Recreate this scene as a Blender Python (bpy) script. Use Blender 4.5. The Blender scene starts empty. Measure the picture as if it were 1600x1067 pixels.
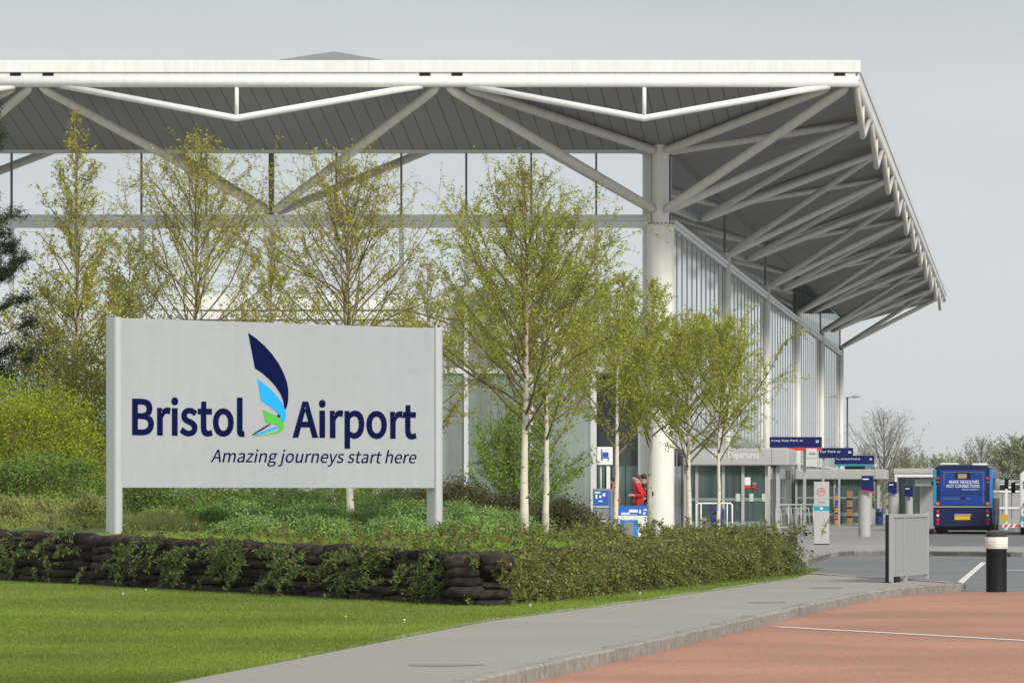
import bpy, math, random
import numpy as np
from mathutils import Vector, Matrix

S = bpy.context.scene
C = S.collection
R = math.radians

# ------------------------------------------------------------------ camera
F = 6500.0                      # focal length in photo pixels (1600 wide)
VX, VY = 1598.0, 772.0          # principal point in photo pixels
EYE = 1.62
cam = bpy.data.cameras.new('camera')
cam.sensor_width = 36.0
cam.lens = 36.0 * F / 1600.0
cam.shift_x = (800.0 - VX) / 1600.0
cam.shift_y = (VY - 533.5) / 1600.0
cam.clip_start = 1.0
cam.clip_end = 20000.0
cam_o = bpy.data.objects.new('camera', cam)
cam_o.location = (0, 0, EYE)
cam_o.rotation_euler = (R(90), 0, 0)
C.objects.link(cam_o)
S.camera = cam_o

# ------------------------------------------------------------------ sky, sun, exposure
SUN_EL, SUN_AZ = 34.0, 140.0    # compass degrees; the camera looks along +Y (0)
w = bpy.data.worlds.new("World")
S.world = w
w.use_nodes = True
nt = w.node_tree
bg = nt.nodes['Background']
sky = nt.nodes.new('ShaderNodeTexSky')
sky.sky_type = 'NISHITA'
sky.sun_disc = False
sky.sun_elevation = R(SUN_EL)
sky.sun_rotation = R(SUN_AZ)
sky.air_density = 1.0
sky.dust_density = 4.0
sky.ozone_density = 1.0
hs = nt.nodes.new('ShaderNodeHueSaturation')
hs.inputs['Saturation'].default_value = 0.18
nt.links.new(sky.outputs[0], hs.inputs['Color'])
# an even layer of high cloud over the clear sky
tc = nt.nodes.new('ShaderNodeTexCoord')
sx = nt.nodes.new('ShaderNodeSeparateXYZ')
nt.links.new(tc.outputs['Generated'], sx.inputs[0])
cr = nt.nodes.new('ShaderNodeValToRGB')
cr.color_ramp.elements[0].position = 0.0
cr.color_ramp.elements[0].color = (6.85, 7.15, 7.15, 1)
cr.color_ramp.elements[1].position = 0.5
cr.color_ramp.elements[1].color = (6.6, 6.9, 7.2, 1)
for p, c in ((0.045, (6.85, 7.25, 7.35, 1)), (0.075, (6.6, 7.08, 7.3, 1)), (0.098, (6.35, 6.9, 7.2, 1)), (0.12, (5.45, 6.0, 6.35, 1)), (0.2, (5.3, 5.7, 6.0, 1))):
    e = cr.color_ramp.elements.new(p)
    e.color = c
nt.links.new(sx.outputs['Z'], cr.inputs[0])
nz = nt.nodes.new('ShaderNodeTexNoise')
nz.inputs['Scale'].default_value = 9.0
nz.inputs['Detail'].default_value = 4.0
mp = nt.nodes.new('ShaderNodeMapping')
mp.inputs['Scale'].default_value = (1, 1, 5)
nt.links.new(tc.outputs['Generated'], mp.inputs[0])
nt.links.new(mp.outputs[0], nz.inputs['Vector'])
mr = nt.nodes.new('ShaderNodeMapRange')
mr.inputs['To Min'].default_value = 0.93
mr.inputs['To Max'].default_value = 1.07
nt.links.new(nz.outputs[0], mr.inputs[0])
mul = nt.nodes.new('ShaderNodeMix')
mul.data_type = 'RGBA'
mul.blend_type = 'MULTIPLY'
mul.inputs[0].default_value = 1.0
nt.links.new(cr.outputs[0], mul.inputs[6])
nt.links.new(mr.outputs[0], mul.inputs[7])
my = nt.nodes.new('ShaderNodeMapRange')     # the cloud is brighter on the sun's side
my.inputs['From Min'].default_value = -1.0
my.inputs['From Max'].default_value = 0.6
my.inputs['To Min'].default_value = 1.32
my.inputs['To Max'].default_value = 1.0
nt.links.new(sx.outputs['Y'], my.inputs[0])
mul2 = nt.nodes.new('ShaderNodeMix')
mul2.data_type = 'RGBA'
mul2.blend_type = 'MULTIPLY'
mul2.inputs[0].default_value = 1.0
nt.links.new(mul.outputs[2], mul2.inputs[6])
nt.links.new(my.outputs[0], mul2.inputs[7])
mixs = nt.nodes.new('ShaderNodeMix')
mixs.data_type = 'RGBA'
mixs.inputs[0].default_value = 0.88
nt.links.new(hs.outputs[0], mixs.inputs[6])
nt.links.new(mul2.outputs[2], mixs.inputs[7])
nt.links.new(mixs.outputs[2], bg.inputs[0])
bg.inputs[1].default_value = 0.1

sl = bpy.data.lights.new('sun', 'SUN')
sl.energy = 3.0
sl.angle = R(12)
sl.color = (1.0, 0.95, 0.87)
so = bpy.data.objects.new('sun', sl)
C.objects.link(so)
so.location = (0, -20, 60)
_d = Vector((math.sin(R(SUN_AZ)) * math.cos(R(SUN_EL)), math.cos(R(SUN_AZ)) * math.cos(R(SUN_EL)), math.sin(R(SUN_EL))))
so.rotation_euler = _d.to_track_quat('Z', 'Y').to_euler()
S.view_settings.view_transform = 'Standard'
S.view_settings.look = 'None'
S.view_settings.exposure = 0.1
S.view_settings.gamma = 1.0
S.view_settings.use_curve_mapping = False

# ------------------------------------------------------------------ helpers
def P(px, py, Y):               # the point at distance Y seen at a pixel of the survey photo
    return Vector(((px - VX) * Y / F, Y, EYE - (py - VY) * Y / F))

def lin(r, g, b):
    f = lambda v: (v / 255 / 12.92) if v / 255 <= 0.04045 else ((v / 255 + 0.055) / 1.055) ** 2.4
    return (f(r), f(g), f(b))

def tag(o, label=None, cat=None, group=None, kind=None):
    if label: o['label'] = label
    if cat: o['category'] = cat
    if group: o['group'] = group
    if kind: o['kind'] = kind
    return o

def thing(name, label, cat, loc=(0, 0, 0), rz=0.0, group=None):
    o = bpy.data.objects.new(name, None)
    o.empty_display_size = 0.3
    C.objects.link(o)
    o.location = loc
    o.rotation_euler = (0, 0, rz)
    return tag(o, label, cat, group)

def link(name, me, mat, parent=None, off=(0, 0, 0), smooth=False, bevel=0.0, segs=2):
    o = bpy.data.objects.new(name, me)
    C.objects.link(o)
    if mat is not None:
        me.materials.clear()
        me.materials.append(mat)
    if smooth:
        me.polygons.foreach_set('use_smooth', [True] * len(me.polygons))
    if parent is not None:
        o.parent = parent
    else:
        o.location = off
    if bevel:
        b = o.modifiers.new('bevel', 'BEVEL')
        b.width = bevel
        b.segments = segs
        b.limit_method = 'ANGLE'
        b.angle_limit = R(40)
    return o

class MB:
    def __init__(self, off=(0, 0, 0)):
        self.v, self.f, self.off = [], [], Vector(off)
    def add(self, vs, fs):
        n = len(self.v)
        self.v += [tuple(Vector(p) - self.off) for p in vs]
        self.f += [tuple(i + n for i in f) for f in fs]
        return self
    def box(self, x0, x1, y0, y1, z0, z1):
        vs = [(x0, y0, z0), (x1, y0, z0), (x1, y1, z0), (x0, y1, z0), (x0, y0, z1), (x1, y0, z1), (x1, y1, z1), (x0, y1, z1)]
        return self.add(vs, [(0, 3, 2, 1), (4, 5, 6, 7), (0, 1, 5, 4), (1, 2, 6, 5), (2, 3, 7, 6), (3, 0, 4, 7)])
    def bar(self, a, b, wx, wy, up=(0, 0, 1)):
        a, b = Vector(a), Vector(b)
        d = (b - a).normalized()
        u = Vector(up)
        if abs(d.dot(u)) > 0.99: u = Vector((0, 1, 0))
        s = d.cross(u).normalized() * wx / 2
        t = s.cross(d).normalized() * wy / 2
        vs = [p + i * s + j * t for p in (a, b) for i, j in ((-1, -1), (1, -1), (1, 1), (-1, 1))]
        return self.add(vs, [(3, 2, 1, 0), (4, 5, 6, 7), (0, 1, 5, 4), (1, 2, 6, 5), (2, 3, 7, 6), (3, 0, 4, 7)])
    def path(self, pts, rad, n=12, cap=True):
        pts = [Vector(p) for p in pts]
        if not hasattr(rad, '__len__'): rad = [rad] * len(pts)
        rings, ref = [], None
        for i, p in enumerate(pts):
            d = (pts[min(i + 1, len(pts) - 1)] - pts[max(i - 1, 0)]).normalized()
            if ref is None:
                ref = Vector((0, 0, 1)) if abs(d.z) < 0.9 else Vector((1, 0, 0))
            s = d.cross(ref).normalized()
            t = s.cross(d).normalized()
            ref = t
            rings.append([p + (s * math.cos(2 * math.pi * k / n) + t * math.sin(2 * math.pi * k / n)) * rad[i] for k in range(n)])
        vs = [q for r in rings for q in r]
        fs = []
        for i in range(len(pts) - 1):
            for k in range(n):
                a, b = i * n + k, i * n + (k + 1) % n
                fs.append((a, a + n, b + n, b))
        if cap:
            fs.append(tuple(range(n)))
            fs.append(tuple(range(len(vs) - 1, len(vs) - n - 1, -1)))
        return self.add(vs, fs)
    def prism(self, poly, z0, z1):
        n = len(poly)
        vs = [(x, y, z0) for x, y in poly] + [(x, y, z1) for x, y in poly]
        fs = [tuple(range(n - 1, -1, -1)), tuple(range(n, 2 * n))] + [(i, (i + 1) % n, n + (i + 1) % n, n + i) for i in range(n)]
        return self.add(vs, fs)
    def prism_y(self, poly, y0, y1):      # polygon in x, z pulled along y
        n = len(poly)
        vs = [(x, y0, z) for x, z in poly] + [(x, y1, z) for x, z in poly]
        fs = [tuple(range(n)), tuple(range(2 * n - 1, n - 1, -1))] + [(i, n + i, n + (i + 1) % n, (i + 1) % n) for i in range(n)]
        return self.add(vs, fs)
    def lathe(self, prof, cx=0, cy=0, n=24):
        vs = [(cx + r * math.cos(2 * math.pi * k / n), cy + r * math.sin(2 * math.pi * k / n), z) for r, z in prof for k in range(n)]
        fs = []
        for i in range(len(prof) - 1):
            for k in range(n):
                a, b = i * n + k, i * n + (k + 1) % n
                fs.append((a, b, b + n, a + n))
        fs.append(tuple(range(n - 1, -1, -1)))
        fs.append(tuple(range(len(vs) - n, len(vs))))
        return self.add(vs, fs)
    def ball(self, c, rx, ry, rz, nu=12, nv=8):
        c = Vector(c)
        vs = [c + Vector((0, 0, rz))]
        for j in range(1, nv):
            a = math.pi * j / nv
            for i in range(nu):
                b = 2 * math.pi * i / nu
                vs.append(c + Vector((rx * math.sin(a) * math.cos(b), ry * math.sin(a) * math.sin(b), rz * math.cos(a))))
        vs.append(c - Vector((0, 0, rz)))
        fs = [(0, 1 + i, 1 + (i + 1) % nu) for i in range(nu)]
        for j in range(nv - 2):
            for i in range(nu):
                a, b = 1 + j * nu + i, 1 + j * nu + (i + 1) % nu
                fs.append((a, a + nu, b + nu, b))
        l = len(vs) - 1
        fs += [(l, l - nu + (i + 1) % nu, l - nu + i) for i in range(nu)]
        return self.add(vs, fs)
    def build(self, name, mat, parent=None, smooth=False, bevel=0.0, segs=2):
        me = bpy.data.meshes.new(name)
        me.from_pydata(self.v, [], self.f)
        me.validate()
        me.update()
        return link(name, me, mat, parent, self.off if parent is None else (0, 0, 0), smooth, bevel, segs)

def smooth_by_angle(o, deg=35):
    me = o.data
    me.polygons.foreach_set('use_smooth', [True] * len(me.polygons))
    try:
        me.set_sharp_from_angle(angle=R(deg))
    except Exception:
        pass
    return o

def np_mesh(name, verts, faces):
    """verts (N,3), faces (M,k) arrays -> mesh, fast"""
    me = bpy.data.meshes.new(name)
    m, k = faces.shape
    me.vertices.add(len(verts))
    me.vertices.foreach_set('co', verts.astype(np.float32).ravel())
    me.loops.add(m * k)
    me.loops.foreach_set('vertex_index', faces.astype(np.int32).ravel())
    me.polygons.add(m)
    me.polygons.foreach_set('loop_start', (np.arange(m) * k).astype(np.int32))
    me.update(calc_edges=True)
    return me

# ------------------------------------------------------------------ materials
MAT = {}
def mat(key, col, rough=0.55, metal=0.0, spec=0.5, ns=0.0, na=0.0, bump=0.0, bs=None, streak=0.0, col2=None, big=0.0):
    """ns/na: fine tone noise; big: broad tone noise; streak: vertical weather streaks; bump: surface relief"""
    m = bpy.data.materials.new(key)
    m.use_nodes = True
    t = m.node_tree
    b = t.nodes['Principled BSDF']
    b.inputs['Roughness'].default_value = rough
    b.inputs['Metallic'].default_value = metal
    b.inputs['Specular IOR Level'].default_value = spec
    b.inputs['Base Color'].default_value = (*col, 1)
    tc = t.nodes.new('ShaderNodeTexCoord')
    cur = None
    def mulby(prev, val):
        x = t.nodes.new('ShaderNodeMix'); x.data_type = 'RGBA'; x.blend_type = 'MULTIPLY'
        x.inputs[0].default_value = 1.0
        if prev is None: x.inputs[6].default_value = (*col, 1)
        else: t.links.new(prev, x.inputs[6])
        t.links.new(val, x.inputs[7])
        return x.outputs[2]
    def noise(scale, amt, vec=None, detail=5.0):
        n = t.nodes.new('ShaderNodeTexNoise'); n.inputs['Scale'].default_value = scale; n.inputs['Detail'].default_value = detail
        t.links.new(vec if vec is not None else tc.outputs['Object'], n.inputs['Vector'])
        r = t.nodes.new('ShaderNodeMapRange'); r.inputs['From Min'].default_value = 0.3; r.inputs['From Max'].default_value = 0.7
        r.inputs['To Min'].default_value = 1 - amt; r.inputs['To Max'].default_value = 1 + amt
        t.links.new(n.outputs[0], r.inputs[0])
        return n, r.outputs[0]
    if col2 is not None:
        n, _ = noise(ns * 0.31 if ns else 1.0, 0.0)
        r = t.nodes.new('ShaderNodeMapRange'); r.inputs['From Min'].default_value = 0.38; r.inputs['From Max'].default_value = 0.62
        t.links.new(n.outputs[0], r.inputs[0])
        x = t.nodes.new('ShaderNodeMix'); x.data_type = 'RGBA'
        x.inputs[6].default_value = (*col, 1); x.inputs[7].default_value = (*col2, 1)
        t.links.new(r.outputs[0], x.inputs[0])
        cur = x.outputs[2]
    if na: cur = mulby(cur, noise(ns, na)[1])
    if big: cur = mulby(cur, noise(0.35, big, detail=3.0)[1])
    if streak:
        mpn = t.nodes.new('ShaderNodeMapping'); mpn.inputs['Scale'].default_value = (6, 6, 0.25)
        t.links.new(tc.outputs['Object'], mpn.inputs[0])
        cur = mulby(cur, noise(1.3, streak, mpn.outputs[0])[1])
    if cur is not None: t.links.new(cur, b.inputs['Base Color'])
    if bump:
        n = t.nodes.new('ShaderNodeTexNoise'); n.inputs['Scale'].default_value = bs or 30.0; n.inputs['Detail'].default_value = 6
        t.links.new(tc.outputs['Object'], n.inputs['Vector'])
        bp = t.nodes.new('ShaderNodeBump'); bp.inputs['Strength'].default_value = 0.6; bp.inputs['Distance'].default_value = bump
        t.links.new(n.outputs[0], bp.inputs['Height']); t.links.new(bp.outputs[0], b.inputs['Normal'])
    MAT[key] = m
    return m

def leafmat(key, cols, trans=0.35, rough=0.55, scale=1.6, spec=0.3):
    """every leaf its own tint"""
    m = bpy.data.materials.new(key); m.use_nodes = True
    t = m.node_tree; b = t.nodes['Principled BSDF']; out = t.nodes['Material Output']
    g = t.nodes.new('ShaderNodeNewGeometry')
    cr = t.nodes.new('ShaderNodeValToRGB')
    el = cr.color_ramp.elements
    n = len(cols)
    for i, c in enumerate(cols):
        e = el[i] if i < 2 else el.new(i / (n - 1))
        e.position = i / (n - 1); e.color = (*c, 1)
    t.links.new(g.outputs['Random Per Island'], cr.inputs[0])
    tc = t.nodes.new('ShaderNodeTexCoord')
    nz = t.nodes.new('ShaderNodeTexNoise'); nz.inputs['Scale'].default_value = scale; nz.inputs['Detail'].default_value = 2
    t.links.new(tc.outputs['Object'], nz.inputs['Vector'])
    r = t.nodes.new('ShaderNodeMapRange'); r.inputs['From Min'].default_value = 0.3; r.inputs['From Max'].default_value = 0.7
    r.inputs['To Min'].default_value = 0.72; r.inputs['To Max'].default_value = 1.25
    t.links.new(nz.outputs[0], r.inputs[0])
    x = t.nodes.new('ShaderNodeMix'); x.data_type = 'RGBA'; x.blend_type = 'MULTIPLY'; x.inputs[0].default_value = 1
    t.links.new(cr.outputs[0], x.inputs[6]); t.links.new(r.outputs[0], x.inputs[7])
    t.links.new(x.outputs[2], b.inputs['Base Color'])
    b.inputs['Roughness'].default_value = rough
    b.inputs['Specular IOR Level'].default_value = spec
    tr = t.nodes.new('ShaderNodeBsdfTranslucent'); t.links.new(x.outputs[2], tr.inputs[0])
    ms = t.nodes.new('ShaderNodeMixShader'); ms.inputs[0].default_value = trans
    t.links.new(b.outputs[0], ms.inputs[1]); t.links.new(tr.outputs[0], ms.inputs[2]); t.links.new(ms.outputs[0], out.inputs[0])
    MAT[key] = m
    return m

def seamed(m, axis, pitch, width, dark=0.35):
    """panel joints: a darker, recessed line every `pitch` metres along an axis"""
    t = m.node_tree; b = t.nodes['Principled BSDF']
    tc = t.nodes.new('ShaderNodeTexCoord'); sx = t.nodes.new('ShaderNodeSeparateXYZ'); t.links.new(tc.outputs['Object'], sx.inputs[0])
    d = t.nodes.new('ShaderNodeMath'); d.operation = 'DIVIDE'; d.inputs[1].default_value = pitch; t.links.new(sx.outputs[axis], d.inputs[0])
    f = t.nodes.new('ShaderNodeMath'); f.operation = 'FRACT'; t.links.new(d.outputs[0], f.inputs[0])
    l = t.nodes.new('ShaderNodeMath'); l.operation = 'LESS_THAN'; l.inputs[1].default_value = width / pitch; t.links.new(f.outputs[0], l.inputs[0])
    x = t.nodes.new('ShaderNodeMix'); x.data_type = 'RGBA'; x.blend_type = 'MULTIPLY'
    src = b.inputs['Base Color'].links[0].from_socket if b.inputs['Base Color'].links else None
    if src: t.links.new(src, x.inputs[6])
    else: x.inputs[6].default_value = b.inputs['Base Color'].default_value
    x.inputs[7].default_value = (dark, dark, dark, 1)
    t.links.new(l.outputs[0], x.inputs[0]); t.links.new(x.outputs[2], b.inputs['Base Color'])
    return m

WHITE = mat('white_paint', (0.78, 0.78, 0.75), 0.4, ns=3, na=0.03, streak=0.05)
STEEL = mat('cream_steel_paint', (0.62, 0.60, 0.55), 0.45, ns=4, na=0.05, streak=0.06)
COLUMN = mat('column_paint', (0.74, 0.72, 0.66), 0.42, ns=2, na=0.04, streak=0.05)
ALU = mat('aluminium_grey', (0.62, 0.63, 0.635), 0.45, metal=0.1, ns=6, na=0.04)
ALUD = mat('dark_aluminium', (0.10, 0.105, 0.11), 0.45, metal=0.2)
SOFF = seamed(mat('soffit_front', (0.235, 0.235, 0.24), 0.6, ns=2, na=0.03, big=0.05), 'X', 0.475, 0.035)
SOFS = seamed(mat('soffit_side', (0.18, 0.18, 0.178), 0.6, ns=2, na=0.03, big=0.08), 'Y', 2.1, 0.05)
GLASS = mat('mirror_glass', (0.80, 0.81, 0.815), 0.03, metal=0.82, ns=1.2, na=0.015)
GLASSL = mat('greenish_glass', (0.50, 0.58, 0.54), 0.12, metal=0.75, ns=1.5, na=0.05, streak=0.12)
GLASSD = mat('dark_glass', (0.015, 0.022, 0.024), 0.06, spec=0.6)
GLASST = mat('door_glass', (0.10, 0.14, 0.135), 0.06, metal=0.35, spec=0.7, streak=0.3)
CONC = mat('kerb_concrete', (0.25, 0.235, 0.21), 0.85, ns=9, na=0.26, bump=0.004, bs=60, big=0.12)
PATH = mat('path_tarmac', (0.285, 0.263, 0.228), 0.9, ns=40, na=0.10, bump=0.004, bs=120, big=0.06)
PAVE = mat('pavement_grey', (0.28, 0.27, 0.25), 0.85, ns=10, na=0.07, bump=0.003, bs=60, big=0.06)
ASPH = mat('asphalt', (0.15, 0.152, 0.157), 0.85, ns=30, na=0.12, bump=0.004, bs=100, big=0.12)
RED = mat('red_paving', (0.38, 0.16, 0.098), 0.9, ns=18, na=0.22, bump=0.004, bs=60, big=0.16, col2=(0.33, 0.19, 0.125))
LINE = mat('road_line', (0.62, 0.62, 0.58), 0.8, ns=14, na=0.2)
SOIL = mat('mossy_soil', (0.13, 0.19, 0.03), 0.95, ns=6, na=0.3, bump=0.02, bs=12, col2=(0.12, 0.17, 0.035))
TURF = mat('turf', (0.12, 0.19, 0.025), 0.95, ns=22, na=0.22, bump=0.02, bs=60, big=0.14)
BAG = mat('dark_sacking', (0.024, 0.020, 0.0175), 0.95, spec=0.08, ns=10, na=0.4, bump=0.02, bs=45, col2=(0.040, 0.029, 0.022))
NAVY = mat('navy_vinyl', (0.0015, 0.005, 0.05), 0.7, spec=0.04)
SKYB = mat('sky_blue_vinyl', (0.0, 0.36, 0.80), 0.5)
LGRN = mat('leaf_green_vinyl', (0.075, 0.46, 0.045), 0.5)
SIGNW = mat('sign_silver', (0.445, 0.462, 0.485), 0.38, metal=0.3, ns=3, na=0.03, big=0.05, streak=0.02)
POSTW = mat('post_silver', (0.52, 0.53, 0.545), 0.35, metal=0.25, ns=3, na=0.03, streak=0.04)
BLACK = mat('black_plastic', (0.006, 0.006, 0.0065), 0.6, spec=0.2, ns=8, na=0.2, bump=0.001, bs=80)
CREAM = mat('reflective_cream', (0.72, 0.69, 0.60), 0.5, ns=6, na=0.1, streak=0.1)
GALV = mat('galvanised', (0.42, 0.43, 0.43), 0.5, metal=0.4, ns=8, na=0.08)
MESHG = mat('perforated_sheet', (0.33, 0.335, 0.335), 0.6, metal=0.2, ns=90, na=0.18)
SIGNB = mat('sign_blue', (0.007, 0.014, 0.10), 0.5, spec=0.15)
RED2 = mat('sign_red', (0.62, 0.04, 0.04), 0.45)
TEAL = mat('sign_teal', (0.0, 0.30, 0.36), 0.45)
PGREY = mat('portal_grey', (0.40, 0.40, 0.39), 0.5, ns=4, na=0.03)
WTEXT = mat('white_lettering', (0.78, 0.78, 0.78), 0.5)
GTEXT = mat('grey_lettering', (0.2, 0.2, 0.2), 0.5)
BARK = mat('birch_bark', (0.66, 0.60, 0.50), 0.8, ns=5, na=0.14)
TWIG = mat('red_brown_twig', (0.19, 0.135, 0.075), 0.8, ns=6, na=0.2)
TWIGG = mat('grey_twig', (0.17, 0.15, 0.125), 0.9, ns=3, na=0.2)
# birch bark: dark scars across the white
def barkify(m):
    t = m.node_tree; b = t.nodes['Principled BSDF']
    tc = t.nodes.new('ShaderNodeTexCoord'); mp = t.nodes.new('ShaderNodeMapping'); mp.inputs['Scale'].default_value = (9, 9, 22)
    t.links.new(tc.outputs['Object'], mp.inputs[0])
    n = t.nodes.new('ShaderNodeTexNoise'); n.inputs['Scale'].default_value = 0.55; n.inputs['Detail'].default_value = 3
    t.links.new(mp.outputs[0], n.inputs['Vector'])
    r = t.nodes.new('ShaderNodeMapRange'); r.inputs['From Min'].default_value = 0.60; r.inputs['From Max'].default_value = 0.70
    t.links.new(n.outputs[0], r.inputs[0])
    x = t.nodes.new('ShaderNodeMix'); x.data_type = 'RGBA'
    t.links.new(b.inputs['Base Color'].links[0].from_socket, x.inputs[6]); x.inputs[7].default_value = (0.05, 0.04, 0.035, 1)
    t.links.new(r.outputs[0], x.inputs[0]); t.links.new(x.outputs[2], b.inputs['Base Color'])
def brown_top(m):
    t = m.node_tree; b = t.nodes['Principled BSDF']
    tc = t.nodes.new('ShaderNodeTexCoord'); sx = t.nodes.new('ShaderNodeSeparateXYZ'); t.links.new(tc.outputs['Object'], sx.inputs[0])
    r = t.nodes.new('ShaderNodeMapRange'); r.inputs['From Min'].default_value = 3.2; r.inputs['From Max'].default_value = 5.2
    t.links.new(sx.outputs['Z'], r.inputs[0])
    x = t.nodes.new('ShaderNodeMix'); x.data_type = 'RGBA'
    t.links.new(b.inputs['Base Color'].links[0].from_socket, x.inputs[6]); x.inputs[7].default_value = (0.26, 0.17, 0.11, 1)
    t.links.new(r.outputs[0], x.inputs[0]); t.links.new(x.outputs[2], b.inputs['Base Color'])
barkify(BARK); brown_top(BARK)

def per_object(m, lo, hi):
    t = m.node_tree; b = t.nodes['Principled BSDF']
    oi = t.nodes.new('ShaderNodeObjectInfo'); r = t.nodes.new('ShaderNodeMapRange')
    r.inputs['To Min'].default_value = lo; r.inputs['To Max'].default_value = hi; t.links.new(oi.outputs['Random'], r.inputs[0])
    x = t.nodes.new('ShaderNodeMix'); x.data_type = 'RGBA'; x.blend_type = 'MULTIPLY'; x.inputs[0].default_value = 1
    t.links.new(b.inputs['Base Color'].links[0].from_socket, x.inputs[6]); t.links.new(r.outputs[0], x.inputs[7]); t.links.new(x.outputs[2], b.inputs['Base Color'])
per_object(BAG, 0.65, 1.6)

L_BIRCH = leafmat('birch_leaves', [(0.24, 0.27, 0.028), (0.34, 0.38, 0.038), (0.44, 0.47, 0.055), (0.46, 0.44, 0.075), (0.29, 0.36, 0.036)], 0.4)
L_BIRCHY = leafmat('budding_leaves', [(0.40, 0.29, 0.05), (0.40, 0.41, 0.055), (0.48, 0.48, 0.075), (0.35, 0.41, 0.055)], 0.4)
L_BRIGHT = leafmat('bright_leaves', [(0.15, 0.27, 0.025), (0.23, 0.38, 0.035), (0.32, 0.44, 0.055), (0.12, 0.23, 0.025)], 0.4)
L_YELG = leafmat('yellow_green_leaves', [(0.22, 0.30, 0.015), (0.34, 0.42, 0.022), (0.44, 0.50, 0.03), (0.26, 0.35, 0.018)], 0.4)
L_DARK = leafmat('dark_leaves', [(0.05, 0.06, 0.022), (0.085, 0.095, 0.03), (0.12, 0.085, 0.04), (0.065, 0.085, 0.025)], 0.2)
L_MID = leafmat('mid_green_leaves', [(0.09, 0.17, 0.024), (0.14, 0.25, 0.035), (0.19, 0.31, 0.045), (0.10, 0.19, 0.028)], 0.3)
L_JUN = leafmat('juniper_leaves', [(0.14, 0.25, 0.06), (0.20, 0.33, 0.085), (0.28, 0.42, 0.12), (0.16, 0.27, 0.055)], 0.25)
L_COT = leafmat('cotoneaster_leaves', [(0.06, 0.09, 0.016), (0.13, 0.17, 0.03), (0.25, 0.27, 0.05), (0.09, 0.13, 0.022), (0.33, 0.27, 0.08)], 0.25)
L_COTD = leafmat('creeper_leaves', [(0.035, 0.075, 0.015), (0.08, 0.14, 0.025), (0.14, 0.21, 0.04), (0.05, 0.10, 0.018), (0.20, 0.16, 0.05)], 0.25)
L_OLIVE = leafmat('olive_leaves', [(0.14, 0.16, 0.02), (0.21, 0.23, 0.03), (0.28, 0.29, 0.045), (0.16, 0.20, 0.025)], 0.35)
L_PINE = leafmat('pine_needles', [(0.012, 0.026, 0.006), (0.022, 0.042, 0.010), (0.034, 0.055, 0.014)], 0.15, 0.9, 1.6, 0.03)
L_PALE = leafmat('pale_grass', [(0.36, 0.38, 0.11), (0.46, 0.45, 0.18), (0.30, 0.36, 0.08), (0.20, 0.29, 0.05)], 0.3)
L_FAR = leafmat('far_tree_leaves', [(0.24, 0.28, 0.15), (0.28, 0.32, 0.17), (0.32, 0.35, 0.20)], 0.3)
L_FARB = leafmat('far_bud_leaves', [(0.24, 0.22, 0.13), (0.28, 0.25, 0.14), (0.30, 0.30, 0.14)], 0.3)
L_GRASS = leafmat('lawn_blades', [(0.13, 0.205, 0.022), (0.165, 0.25, 0.027), (0.20, 0.275, 0.036), (0.25, 0.285, 0.055)], 0.3, 0.55, 0.22)

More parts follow.
